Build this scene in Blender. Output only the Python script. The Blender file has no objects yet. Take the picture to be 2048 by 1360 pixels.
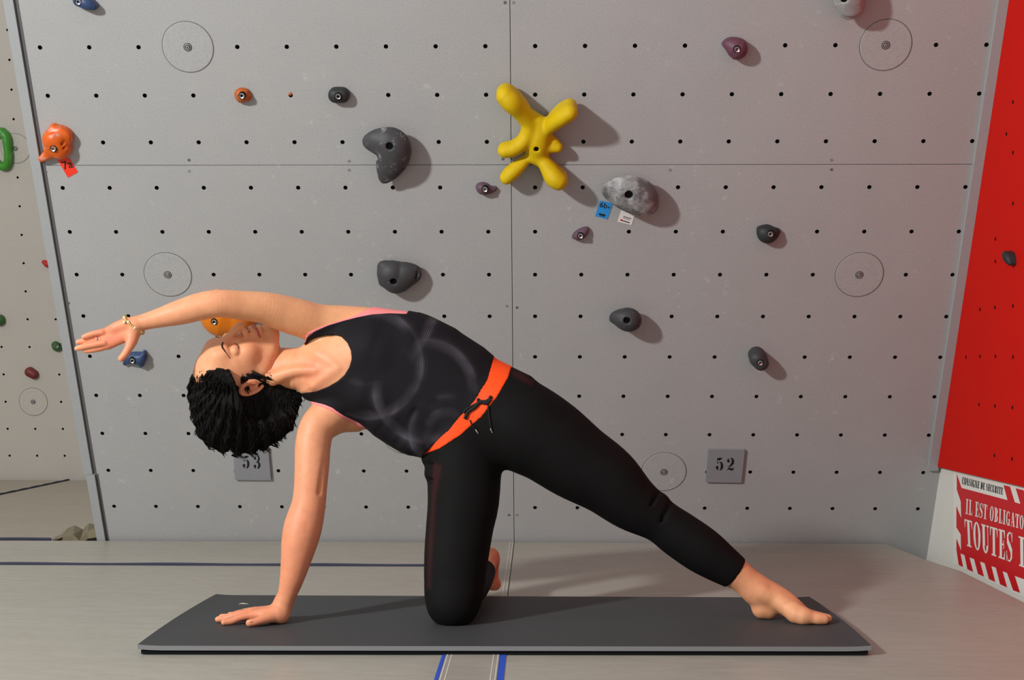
import bpy, math, random
import numpy as np
from mathutils import Matrix, Vector
random.seed(7)
rng = np.random.default_rng(7)
SC = bpy.context.scene
COL = SC.collection

# ------------------------------------------------------------------ camera, world, light, exposure
FPX = 2738.055
CR = np.array([0.99983465, 0.01814071, 0.00125987])
CU = np.array([-0.00099631, -0.01452997, 0.99989394])
CF = np.array([-0.01815709, 0.99972986, 0.01450949])
CC = np.array([0.0, 0.0, 0.73811])
cd = bpy.data.cameras.new('camera')
cd.sensor_width = 36.0
cd.lens = FPX * 36.0 / 2048.0
cd.clip_end = 100
cam = bpy.data.objects.new('camera', cd)
COL.objects.link(cam)
cam.matrix_world = Matrix(((CR[0], CU[0], -CF[0], CC[0]), (CR[1], CU[1], -CF[1], CC[1]),
                           (CR[2], CU[2], -CF[2], CC[2]), (0, 0, 0, 1)))
SC.camera = cam
SC.view_settings.view_transform = 'Standard'
SC.view_settings.look = 'None'
SC.view_settings.gamma = 1.0
SC.view_settings.use_curve_mapping = False
SC.view_settings.exposure = 0.0
wd = bpy.data.worlds.new('world')
SC.world = wd
wd.use_nodes = True
wd.node_tree.nodes['Background'].inputs[0].default_value = (0.945, 0.985, 1.0, 1)
wd.node_tree.nodes['Background'].inputs[1].default_value = 0.525


def area(name, loc, target, size, power, color=(1, 1, 1)):
    l = bpy.data.lights.new(name, 'AREA')
    l.shape = 'DISK'
    l.size = size
    l.energy = power
    l.color = color
    o = bpy.data.objects.new(name, l)
    COL.objects.link(o)
    o.location = loc
    d = Vector(target) - Vector(loc)
    o.rotation_euler = d.to_track_quat('-Z', 'Y').to_euler()
    return o


area('hall_spotlight', (-4.35, -0.35, 3.0), (0.1, 4.6, 0.7), 0.40, 385, (0.975, 1.0, 0.985))

# ------------------------------------------------------------------ pixel helpers (frame 2048 x 1360)


def ray(px, py):
    return CF + CR * (px - 1024) / FPX + CU * (680 - py) / FPX


def onY(px, py, Y):
    d = ray(px, py)
    return CC + d * (Y / d[1])


def onZ(px, py, Z):
    d = ray(px, py)
    return CC + d * ((Z - CC[2]) / d[2])


def onX(px, py, X):
    d = ray(px, py)
    return CC + d * (X / d[0])


def P3(px, Y, z):
    # world point at depth Y and height z that shows at column px
    k = (px - 1024) / FPX
    a = CR - k * CF
    dy, dz = Y, z - CC[2]
    return np.array([-(a[1] * dy + a[2] * dz) / a[0], Y, z])


WD, WT, WS, WX0, WT0 = 5.57215, 0.47413, 0.16962, -1.70297, 2.03012   # main wall: foot depth, tilt, hole grid
LD, LT, LX0, LT0 = 8.36872, 0.203844, -3.05865, 2.69501                # recessed wall at the left
RX = 1.585


class Plane:
    """A wall plane with local axes u (along), v (up), n (outwards to the room)."""

    def __init__(s, o, u, v):
        s.o = np.array(o, float); s.u = np.array(u, float); s.v = np.array(v, float)
        s.n = np.cross(s.u, s.v)

    def hit(s, px, py, h=0.0):
        d = ray(px, py)
        q = s.o + s.n * h
        t = ((q - CC) @ s.n) / (d @ s.n)
        w = CC + d * t - s.o
        return np.array([w @ s.u, w @ s.v, h])

    def scale(s, px, py):
        d = ray(px, py)
        t = ((s.o - CC) @ s.n) / (d @ s.n)
        return t / FPX

    def mat(s, a, b, h=0.0, rot=0.0):
        p = s.o + s.u * a + s.v * b + s.n * h
        c, t = math.cos(rot), math.sin(rot)
        U = s.u * c + s.v * t
        V = -s.u * t + s.v * c
        return Matrix(((U[0], V[0], s.n[0], p[0]), (U[1], V[1], s.n[1], p[1]), (U[2], V[2], s.n[2], p[2]), (0, 0, 0, 1)))


MAIN = Plane((0, WD, 0), (1, 0, 0), (0, -math.sin(WT), math.cos(WT)))
LEFT = Plane((0, LD, 0), (1, 0, 0), (0, -math.sin(LT), math.cos(LT)))
RED = Plane((RX - 0.018, 5.0, 0), (0, -1, 0), (0, 0, 1))     # u runs towards the camera
BASE = Plane((RX, 5.0, 0), (0, -1, 0), (0, 0, 1))

# ------------------------------------------------------------------ object helpers


def link(name, me, mat=None, parent=None, matrix=None):
    o = bpy.data.objects.new(name, me)
    COL.objects.link(o)
    if mat is not None:
        if me.materials:
            pass
        else:
            me.materials.append(mat)
    if matrix is not None:
        o.matrix_world = matrix
    if parent is not None:
        o.parent = parent
    return o


def mesh(name, verts, faces, smooth=False):
    me = bpy.data.meshes.new(name)
    me.from_pydata([tuple(map(float, v)) for v in verts], [], [tuple(map(int, f)) for f in faces])
    me.update()
    if smooth:
        me.polygons.foreach_set('use_smooth', [True] * len(me.polygons))
    return me


def mesh_np(name, V, F, smooth=True):
    me = bpy.data.meshes.new(name)
    V = np.asarray(V, np.float32); F = np.asarray(F, np.int32)
    me.vertices.add(len(V)); me.vertices.foreach_set('co', V.ravel())
    me.loops.add(F.size); me.loops.foreach_set('vertex_index', F.ravel())
    me.polygons.add(len(F))
    me.polygons.foreach_set('loop_start', np.arange(0, F.size, F.shape[1], dtype=np.int32))
    me.update(calc_edges=True)
    me.polygons.foreach_set('use_smooth', np.ones(len(F), bool))
    me.validate()
    return me


def empty(name, loc=(0, 0, 0), matrix=None):
    o = bpy.data.objects.new(name, None)
    o.empty_display_size = 0.05
    COL.objects.link(o)
    if matrix is not None:
        o.matrix_world = matrix
    else:
        o.location = loc
    return o


def tag(o, label=None, cat=None, group=None, kind=None):
    if label: o['label'] = label
    if cat: o['category'] = cat
    if group: o['group'] = group
    if kind: o['kind'] = kind
    return o


class MB:
    def __init__(s): s.v = []; s.f = []

    def add(s, v, f):
        b = len(s.v); s.v += [tuple(map(float, q)) for q in v]; s.f += [tuple(b + i for i in q) for q in f]; return s

    def box(s, a, b, c0=0.0):
        x0, y0, z0 = a; x1, y1, z1 = b
        if c0 <= 0:
            v = [(x0, y0, z0), (x1, y0, z0), (x1, y1, z0), (x0, y1, z0), (x0, y0, z1), (x1, y0, z1), (x1, y1, z1), (x0, y1, z1)]
            return s.add(v, [(0, 3, 2, 1), (4, 5, 6, 7), (0, 1, 5, 4), (1, 2, 6, 5), (2, 3, 7, 6), (3, 0, 4, 7)])
        c = c0  # bevelled top rim
        v = [(x0, y0, z0), (x1, y0, z0), (x1, y1, z0), (x0, y1, z0),
             (x0, y0, z1 - c), (x1, y0, z1 - c), (x1, y1, z1 - c), (x0, y1, z1 - c),
             (x0 + c, y0 + c, z1), (x1 - c, y0 + c, z1), (x1 - c, y1 - c, z1), (x0 + c, y1 - c, z1)]
        f = [(0, 3, 2, 1), (8, 9, 10, 11)]
        for i in range(4):
            j = (i + 1) % 4
            f += [(i, j, 4 + j, 4 + i), (4 + i, 4 + j, 8 + j, 8 + i)]
        return s.add(v, f)

    def lathe(s, prof, n=20, c=(0, 0, 0)):
        v = []; f = []
        for r, z in prof:
            for i in range(n):
                a = 2 * math.pi * i / n
                v.append((c[0] + r * math.cos(a), c[1] + r * math.sin(a), c[2] + z))
        for k in range(len(prof) - 1):
            for i in range(n):
                j = (i + 1) % n
                f.append((k * n + i, k * n + j, (k + 1) * n + j, (k + 1) * n + i))
        if prof[0][0] > 1e-6: f.append(tuple(range(n - 1, -1, -1)))
        if prof[-1][0] > 1e-6: f.append(tuple((len(prof) - 1) * n + i for i in range(n)))
        return s.add(v, f)

    def prism(s, poly, z0, z1):
        n = len(poly)
        v = [(p[0], p[1], z0) for p in poly] + [(p[0], p[1], z1) for p in poly]
        f = [tuple(range(n, 2 * n)), tuple(range(n - 1, -1, -1))] + [(i, (i + 1) % n, n + (i + 1) % n, n + i) for i in range(n)]
        return s.add(v, f)

    def tube(s, pts, rad, n=8):
        pts = [np.array(p, float) for p in pts]
        m = len(pts)
        rad = rad if hasattr(rad, '__len__') else [rad] * m
        v = []; f = []
        ref = np.array([0.13, 0.31, 0.94])
        for i, p in enumerate(pts):
            t = pts[min(i + 1, m - 1)] - pts[max(i - 1, 0)]
            t = t / (np.linalg.norm(t) + 1e-12)
            a = np.cross(t, ref); a /= np.linalg.norm(a) + 1e-12
            b = np.cross(t, a)
            for k in range(n):
                w = 2 * math.pi * k / n
                v.append(p + rad[i] * (a * math.cos(w) + b * math.sin(w)))
        for i in range(m - 1):
            for k in range(n):
                l = (k + 1) % n
                f.append((i * n + k, i * n + l, (i + 1) * n + l, (i + 1) * n + k))
        f.append(tuple(range(n - 1, -1, -1))); f.append(tuple((m - 1) * n + k for k in range(n)))
        return s.add(v, f)

    def build(s, name, mat, parent=None, matrix=None, smooth=False):
        return link(name, mesh(name, s.v, s.f, smooth), mat, parent, matrix)


# ------------------------------------------------------------------ materials


def srgb(r, g, b):
    def c(x):
        x /= 255.0
        return x / 12.92 if x <= 0.04045 else ((x + 0.055) / 1.055) ** 2.4
    return (c(r), c(g), c(b), 1.0)


def mul(c, k): return (c[0] * k, c[1] * k, c[2] * k, 1.0)


class NT:
    def __init__(s, name, rough=0.6, spec=0.4, metal=0.0):
        s.m = bpy.data.materials.new(name); s.m.use_nodes = True
        s.t = s.m.node_tree; s.b = s.t.nodes['Principled BSDF']
        s.b.inputs['Roughness'].default_value = rough
        s.b.inputs['Specular IOR Level'].default_value = spec
        s.b.inputs['Metallic'].default_value = metal
        s.tc = s.t.nodes.new('ShaderNodeTexCoord')

    def lk(s, a, b): s.t.links.new(a, b)

    def noise(s, scale, detail=3, rough=0.5, vec=None, dist=0.0):
        n = s.t.nodes.new('ShaderNodeTexNoise')
        n.inputs['Scale'].default_value = scale; n.inputs['Detail'].default_value = detail
        n.inputs['Roughness'].default_value = rough; n.inputs['Distortion'].default_value = dist
        s.lk(vec if vec is not None else s.tc.outputs['Object'], n.inputs['Vector'])
        return n.outputs['Fac']

    def ramp(s, fac, stops):
        r = s.t.nodes.new('ShaderNodeValToRGB')
        e = r.color_ramp.elements
        while len(e) < len(stops): e.new(0.5)
        for i, (p, c) in enumerate(stops):
            e[i].position = p; e[i].color = c if hasattr(c, '__len__') else (c, c, c, 1)
        s.lk(fac, r.inputs[0])
        return r.outputs['Color']

    def mix(s, fac, a, b, mode='MIX'):
        n = s.t.nodes.new('ShaderNodeMix'); n.data_type = 'RGBA'; n.blend_type = mode
        for sock, v in ((n.inputs[0], fac), (n.inputs[6], a), (n.inputs[7], b)):
            if hasattr(v, 'is_linked'): s.lk(v, sock)
            elif hasattr(v, '__len__'): sock.default_value = v
            else: sock.default_value = v
        return n.outputs[2]

    def color(s, c):
        if hasattr(c, 'is_linked'): s.lk(c, s.b.inputs['Base Color'])
        else: s.b.inputs['Base Color'].default_value = c
        return s

    def bump(s, h, strength=0.2, dist=0.002):
        n = s.t.nodes.new('ShaderNodeBump'); n.inputs['Strength'].default_value = strength; n.inputs['Distance'].default_value = dist
        s.lk(h, n.inputs['Height']); s.lk(n.outputs[0], s.b.inputs['Normal'])
        return s

    def attr(s, name):
        n = s.t.nodes.new('ShaderNodeAttribute'); n.attribute_name = name
        return n.outputs['Color']


def flat(name, c, rough=0.6, spec=0.4, metal=0.0, bump=0.0, bs=400, var=0.0, vs=30):
    n = NT(name, rough, spec, metal)
    if var > 0:
        n.color(n.mix(n.noise(vs, 4, 0.6), mul(c, 1 - var), mul(c, 1 + var)))
    else:
        n.color(c)
    if bump > 0: n.bump(n.noise(bs, 2), bump, 0.001)
    return n.m


def wallmat(name, base, chalk=0.0):
    n = NT(name, 0.72, 0.3)
    c = n.mix(n.noise(1.3, 4, 0.6), mul(base, 0.93), mul(base, 1.06))
    c = n.mix(n.ramp(n.noise(9, 5, 0.65), [(0.35, 0.0), (0.75, 0.30)]), c, mul((base[0] * 1.03, base[1] * 0.985, base[2] * 0.98, 1), 1.10))
    c = n.mix(n.ramp(n.noise(260, 2, 0.7), [(0.30, 0.5), (0.52, 0.0)]), c, mul(base, 0.55))
    c = n.mix(n.ramp(n.noise(330, 2, 0.7, dist=0.3), [(0.58, 0.0), (0.75, 0.30)]), c, mul(base, 1.5))
    if chalk > 0:
        f1 = n.ramp(n.noise(22, 5, 0.7), [(0.60, 0.0), (0.74, 1.0)])
        f2 = n.ramp(n.noise(2.1, 2, 0.5), [(0.46, 0.0), (0.62, chalk)])
        f = n.mix(1.0, f1, f2, 'MULTIPLY')
        c = n.mix(f, c, srgb(215, 212, 208))
    n.color(c)
    n.bump(n.noise(420, 3, 0.6), 0.25, 0.001)
    return n.m


M = {}
M['wall'] = wallmat('grey_wall_paint', srgb(166, 165, 164), 0.55)
M['wall_left'] = wallmat('warm_grey_wall_paint', srgb(186, 177, 167), 0.2)
M['red'] = wallmat('red_wall_paint', srgb(206, 22, 10), 0.0)
M['red'].node_tree.nodes['Principled BSDF'].inputs['Specular IOR Level'].default_value = 0.12
M['trim'] = flat('grey_trim', srgb(158, 160, 161), 0.5, 0.4, var=0.06, vs=60)
M['trim_dark'] = flat('trim_groove', srgb(88, 88, 90), 0.6)
M['black_void'] = flat('hole_black', (0.004, 0.004, 0.004, 1), 0.9, 0.1)
M['groove'] = flat('groove_dark', srgb(104, 101, 98), 0.8, 0.2)
M['groove2'] = flat('recess_dark', srgb(58, 56, 54), 0.8, 0.2)
M['steel'] = flat('bolt_steel', (0.75, 0.75, 0.73, 1), 0.28, 0.5, 1.0)
M['dull_steel'] = flat('dull_steel', srgb(150, 149, 146), 0.4, 0.5, 0.35)
M['white_board'] = wallmat('white_board', srgb(222, 219, 210), 0.0)
M['sign_white'] = flat('sign_white', srgb(232, 228, 220), 0.45)
M['sign_red'] = flat('sign_red', srgb(205, 12, 26), 0.4, var=0.05)
M['sign_dark'] = flat('sign_ink', srgb(62, 66, 66), 0.5)
M['ink'] = flat('stencil_ink', srgb(16, 16, 18), 0.6)
M['plate'] = flat('plate_grey', srgb(136, 136, 140), 0.55, 0.4, var=0.05, bump=0.1)
M['card_red'] = flat('card_red', srgb(238, 52, 28), 0.5)
M['card_blue'] = flat('card_blue', srgb(48, 142, 212), 0.45)
M['card_white'] = flat('card_white', srgb(226, 220, 216), 0.45)


def pvc(name, base, seed=0.0):
    n = NT(name, 0.36, 0.42)
    v = n.t.nodes.new('ShaderNodeMapping'); v.inputs['Location'].default_value = (seed, seed * 2, 0)
    v.inputs['Scale'].default_value = (1, 2.2, 1)
    n.lk(n.tc.outputs['Object'], v.inputs['Vector'])
    vec = v.outputs[0]
    c = n.mix(n.noise(2.0, 5, 0.6, vec), mul(base, 0.88), mul(base, 1.08))
    c = n.mix(n.ramp(n.noise(14, 5, 0.7, vec), [(0.4, 0.0), (0.8, 0.5)]), c, mul((base[0], base[1] * 0.97, base[2] * 0.9, 1), 0.8))
    c = n.mix(n.ramp(n.noise(300, 2, 0.6), [(0.35, 0.25), (0.5, 0.0)]), c, mul(base, 0.6))
    n.color(c)
    r = n.t.nodes.new('ShaderNodeMapRange'); r.inputs[3].default_value = 0.27; r.inputs[4].default_value = 0.5
    n.lk(n.noise(5, 4, 0.6, vec), r.inputs[0]); n.lk(r.outputs[0], n.b.inputs['Roughness'])
    # soft wrinkles of the cover: long, running across
    n.bump(n.noise(5.5, 3, 0.5, vec, 0.6), 0.25, 0.012)
    return n.m


M['pvc'] = pvc('crash_mat_cover', srgb(172, 167, 155))
M['pvc_back'] = pvc('crash_mat_cover_back', srgb(164, 154, 137), 3.1)
M['pvc_flap'] = pvc('joining_flap_cover', srgb(168, 163, 152), 5.3)
M['seam'] = flat('navy_seam', srgb(52, 54, 72), 0.8)
M['blue'] = flat('blue_velcro', srgb(34, 78, 190), 0.85)
M['thread'] = flat('white_thread', srgb(205, 200, 190), 0.8)
M['foam_side'] = flat('crash_mat_side', srgb(120, 108, 84), 0.6)
M['concrete'] = flat('hall_floor', srgb(92, 88, 82), 0.8, var=0.1, vs=3)


def yoga(name, base):
    n = NT(name, 0.62, 0.35)
    c = n.mix(n.noise(3.5, 4, 0.6), mul(base, 0.85), mul(base, 1.16))
    c = n.mix(n.ramp(n.noise(40, 4, 0.7), [(0.62, 0.0), (0.85, 0.20)]), c, mul(base, 2.2))
    n.color(c); n.bump(n.noise(500, 2, 0.6), 0.35, 0.001)
    return n.m


M['yoga'] = yoga('yoga_mat_rubber', srgb(64, 65, 66))
M['yoga_edge'] = flat('yoga_mat_edge', srgb(122, 121, 122), 0.6, 0.3)
M['yoga_gap_shade'] = flat('yoga_mat_gap_shade', srgb(20, 20, 21), 0.8, 0.1)  # near-black colour paints the shadow in the gap below the mat


def holdmat(name, base, chalk=0.0, rough=0.55, spots=False, scale=40, spec=0.35):
    n = NT(name, rough, spec)
    c = n.mix(n.noise(25, 4, 0.6), mul(base, 0.82), mul(base, 1.14))
    if chalk > 0:
        f = n.ramp(n.noise(scale, 5, 0.75), [(0.62 - chalk * 0.22, 0.0), (0.78 - chalk * 0.12, min(1, 0.45 + chalk * 0.4))])
        c = n.mix(f, c, srgb(200, 198, 196))
    n.color(c)
    n.bump(n.noise(450, 2, 0.6), 0.30, 0.001)
    return n.m


M['h_yellow'] = holdmat('hold_yellow', srgb(208, 174, 3), 0, 0.6, spec=0.25)
M['h_dark'] = holdmat('hold_dark_grey', srgb(60, 59, 61), 0.06)
M['h_black'] = holdmat('hold_black', srgb(44, 44, 46), 0.0)
M['h_comma'] = holdmat('hold_grey_chalked', srgb(66, 64, 66), 0.30, scale=26)
M['h_silver'] = holdmat('hold_silver_chalked', srgb(92, 89, 90), 0.85, 0.42, scale=11)
M['h_silver2'] = holdmat('hold_silver_rough', srgb(150, 150, 148), 0.45, 0.45, scale=30)
M['h_orange'] = holdmat('hold_orange', srgb(214, 92, 20), 0.36, 0.32, scale=30)
M['h_orange2'] = holdmat('hold_orange_small', srgb(178, 88, 36), 0.0, 0.5)
M['h_orange3'] = holdmat('hold_orange_round', srgb(216, 116, 14), 0.0, 0.45)
M['h_purple'] = holdmat('hold_purple', srgb(94, 70, 84), 0.0, 0.5)
M['h_wine'] = holdmat('hold_wine', srgb(100, 60, 76), 0.0, 0.5)
M['h_blue'] = holdmat('hold_blue', srgb(50, 70, 108), 0.05, 0.4)
M['h_green'] = holdmat('hold_green', srgb(64, 138, 40), 0.18, 0.35, scale=14)
M['h_dgreen'] = holdmat('hold_dark_green', srgb(58, 92, 48), 0.05, 0.45)
M['h_red'] = holdmat('hold_red', srgb(178, 44, 34), 0.0, 0.45)
M['h_dred'] = holdmat('hold_dark_red', srgb(112, 42, 38), 0.0, 0.45)

# ------------------------------------------------------------------ implicit surfaces (smooth unions meshed by surface nets)


class Grid:
    def __init__(s, xs, ys, zs):
        s.x = [np.asarray(a, np.float32) for a in (xs, ys, zs)]
        s.F = np.full((len(xs), len(ys), len(zs)), 1.0, np.float32)

    def box(s, lo, hi):
        return tuple(slice(max(0, int(np.searchsorted(s.x[a], lo[a])) - 1), min(len(s.x[a]), int(np.searchsorted(s.x[a], hi[a])) + 1)) for a in range(3))

    def coords(s, b):
        return (s.x[0][b[0]][:, None, None], s.x[1][b[1]][None, :, None], s.x[2][b[2]][None, None, :])


def smin(a, b, k):
    if k <= 0: return np.minimum(a, b)
    h = np.maximum(k - np.abs(a - b), 0) / k
    return np.minimum(a, b) - h * h * (k * 0.25)


def smax(a, b, k): return -smin(-a, -b, k)


def resample(P, R, m=3):
    P = np.asarray(P, float); R = np.asarray(R, float)
    if len(P) < 3: return P, R
    Q = np.concatenate([P, R[:, None]], 1)
    E = np.concatenate([[2 * Q[0] - Q[1]], Q, [2 * Q[-1] - Q[-2]]])
    out = []
    for i in range(1, len(E) - 2):
        for j in range(m):
            t = j / m
            out.append(0.5 * ((2 * E[i]) + (-E[i - 1] + E[i + 1]) * t + (2 * E[i - 1] - 5 * E[i] + 4 * E[i + 1] - E[i + 2]) * t * t + (-E[i - 1] + 3 * E[i] - 3 * E[i + 1] + E[i + 2]) * t ** 3))
    out.append(Q[-1])
    out = np.array(out)
    return out[:, :3], out[:, 3]


class Chain:
    """Tapered limb through points P with radii R; ry scales its depth (Y)."""

    def __init__(s, P, R, k=0.01, ry=1.0, m=3):
        s.P, s.R = resample(P, R, m)
        s.k = k; s.ry = ry
        pad = s.R.max() * max(1, ry) + k + 0.012
        s.lo = s.P.min(0) - pad; s.hi = s.P.max(0) + pad

    def ev(s, X, Y, Z):
        out = None
        for i in range(max(1, len(s.P) - 1)):
            a = s.P[i]; b = s.P[min(i + 1, len(s.P) - 1)]
            ba = b - a; L = float(ba @ ba) + 1e-12
            t = np.clip(((X - a[0]) * ba[0] + (Y - a[1]) * ba[1] + (Z - a[2]) * ba[2]) / L, 0, 1).astype(np.float32)
            dx = X - (a[0] + t * ba[0]); dy = (Y - (a[1] + t * ba[1])) / s.ry; dz = Z - (a[2] + t * ba[2])
            d = np.sqrt(dx * dx + dy * dy + dz * dz) - (s.R[i] + t * (s.R[min(i + 1, len(s.R) - 1)] - s.R[i]))
            out = d if out is None else np.minimum(out, d)
        return out.astype(np.float32)


class Ell:
    """Ellipsoid: centre, radii along the rows of the axis matrix A."""

    def __init__(s, c, r, A=np.eye(3), k=0.01):
        s.c = np.array(c, float); s.r = np.array(r, float); s.A = np.array(A, float); s.k = k
        pad = s.r.max() + k + 0.012
        s.lo = s.c - pad; s.hi = s.c + pad

    def ev(s, X, Y, Z):
        dx, dy, dz = X - s.c[0], Y - s.c[1], Z - s.c[2]
        q = [(dx * s.A[i][0] + dy * s.A[i][1] + dz * s.A[i][2]) for i in range(3)]
        k0 = np.sqrt(sum((q[i] / s.r[i]) ** 2 for i in range(3)))
        k1 = np.sqrt(sum((q[i] / s.r[i] ** 2) ** 2 for i in range(3))) + 1e-9
        return (k0 * (k0 - 1) / k1).astype(np.float32)


def poly_sd(poly, X, Z):
    """signed distance (negative inside) of a polygon on a broadcast grid"""
    P = np.asarray(poly, float)
    X = np.asarray(X, np.float32); Z = np.asarray(Z, np.float32)
    d = np.full(np.broadcast(X, Z).shape, 1e9, np.float32); sgn = np.ones(d.shape, np.float32)
    for i in range(len(P)):
        a = P[i]; b = P[i - 1]
        e = b - a; w0 = X - a[0]; w1 = Z - a[1]
        t = np.clip((w0 * e[0] + w1 * e[1]) / (e @ e + 1e-12), 0, 1)
        d = np.minimum(d, (w0 - e[0] * t) ** 2 + (w1 - e[1] * t) ** 2)
        c1 = Z >= a[1]; c2 = Z < b[1]; c3 = (e[0] * w1) > (e[1] * w0)
        flip = (c1 & c2 & c3) | (~c1 & ~c2 & ~c3)
        sgn = np.where(flip, -sgn, sgn)
    return sgn * np.sqrt(d)


class Inflate:
    """A polygon in the XZ plane blown up to half depth T about depth yc (a function of x or a number)."""

    def __init__(s, poly, yc, T, D, k=0.02, off=0.0):
        s.poly = np.asarray(poly, float); s.yc = yc; s.T = T; s.D = D; s.k = k; s.off = off
        s.lo = np.array([s.poly[:, 0].min() - 0.03, yc - T - 0.03, s.poly[:, 1].min() - 0.03])
        s.hi = np.array([s.poly[:, 0].max() + 0.03, yc + T + 0.03, s.poly[:, 1].max() + 0.03])

    def ev(s, X, Y, Z):
        d2 = poly_sd(s.poly, X, Z) - s.off
        q = np.maximum(0, 1 + d2 / s.D)
        q = np.where(q < 1, q, q)
        return (s.D * (np.sqrt(q * q + ((Y - s.yc) / s.T) ** 2) - 1)).astype(np.float32)


class Sub:
    def __init__(s, shape, k=0.004): s.s = shape; s.k = k; s.lo = shape.lo; s.hi = shape.hi


def fill(G, shapes, off=0.0):
    for sh in shapes:
        b = G.box(sh.lo, sh.hi)
        if any(q.stop <= q.start for q in b): continue
        X, Y, Z = G.coords(b)
        if isinstance(sh, Sub):
            v = sh.s.ev(X, Y, Z)
            G.F[b] = smax(G.F[b], -v, sh.k)
        else:
            G.F[b] = smin(G.F[b], sh.ev(X, Y, Z), sh.k)
    if off: G.F -= off
    return G


def nets(G, relax=0):
    F = G.F; nx, ny, nz = F.shape
    I = F < 0
    cnt = np.zeros((nx - 1, ny - 1, nz - 1), np.int8)
    for a in (0, 1):
        for b in (0, 1):
            for c in (0, 1):
                cnt += I[a:nx - 1 + a, b:ny - 1 + b, c:nz - 1 + c]
    act = np.flatnonzero((cnt > 0) & (cnt < 8))
    del cnt
    i, j, k = np.unravel_index(act, (nx - 1, ny - 1, nz - 1))
    sx, sy, sz = G.x
    acc = np.zeros((len(act), 3)); num = np.zeros(len(act))
    cor = [(a, b, c) for a in (0, 1) for b in (0, 1) for c in (0, 1)]
    val = {q: F[i + q[0], j + q[1], k + q[2]] for q in cor}
    pos = {q: np.stack([sx[i + q[0]], sy[j + q[1]], sz[k + q[2]]], 1) for q in cor}
    for q in cor:
        for ax in range(3):
            if q[ax] == 0:
                r = list(q); r[ax] = 1; r = tuple(r)
                v0, v1 = val[q], val[r]
                m = (v0 < 0) != (v1 < 0)
                t = np.where(m, v0 / np.where(m, v0 - v1, 1), 0)[:, None]
                acc += np.where(m[:, None], pos[q] + t * (pos[r] - pos[q]), 0); num += m
    V = acc / num[:, None]
    quads = []
    strd = ((ny - 1) * (nz - 1), nz - 1, 1)
    for ax in range(3):
        o = [1, 1, 1]; o[ax] = 0
        sl0 = tuple(slice(o[a], F.shape[a] - 1) for a in range(3))
        sl1 = tuple(slice(sl0[a].start + (a == ax), F.shape[a] - 1 + (a == ax)) for a in range(3))
        A = I[sl0]; B = I[sl1]
        w = np.argwhere(A != B)
        if not len(w): continue
        ins = A[tuple(w.T)]
        w = w + np.array([o[0], o[1], o[2]])
        base = w[:, 0] * strd[0] + w[:, 1] * strd[1] + w[:, 2] * strd[2]
        a1, a2 = [(1, 2), (2, 0), (0, 1)][ax]
        c = [base - strd[a1] - strd[a2], base - strd[a2], base, base - strd[a1]]
        q = np.stack([np.searchsorted(act, x) for x in c], 1)
        q = np.where(ins[:, None], q, q[:, ::-1])
        quads.append(q)
    Q = np.concatenate(quads)
    for _ in range(relax):
        S = np.zeros_like(V); N = np.zeros(len(V))
        for a in range(4):
            u, v = Q[:, a], Q[:, (a + 1) % 4]
            for c in range(3):
                S[:, c] += np.bincount(u, V[v, c], len(V)) + np.bincount(v, V[u, c], len(V))
            N += np.bincount(u, minlength=len(V)) + np.bincount(v, minlength=len(V))
        V = V * 0.5 + 0.5 * S / N[:, None]
    return V, Q


def axis(lo, hi, step, fine=()):
    out = [lo]
    while out[-1] < hi:
        s = step
        for a, b, f in fine:
            if a <= out[-1] <= b: s = min(s, f)
        out.append(out[-1] + s)
    return np.array(out, np.float32)


def P_(*a): print(*a, flush=True)


# ------------------------------------------------------------------ setting: hall floor and climbing walls
tag(MB().box((-7.5, -1.0, -0.36), (1.72, 9.2, -0.30)).build('floor', M['concrete']), kind='structure')

HR = 0.0078
DISC = {(3, 0), (17, 0), (2, 5), (17, 5), (13, 10), (7, 9)}


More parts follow.
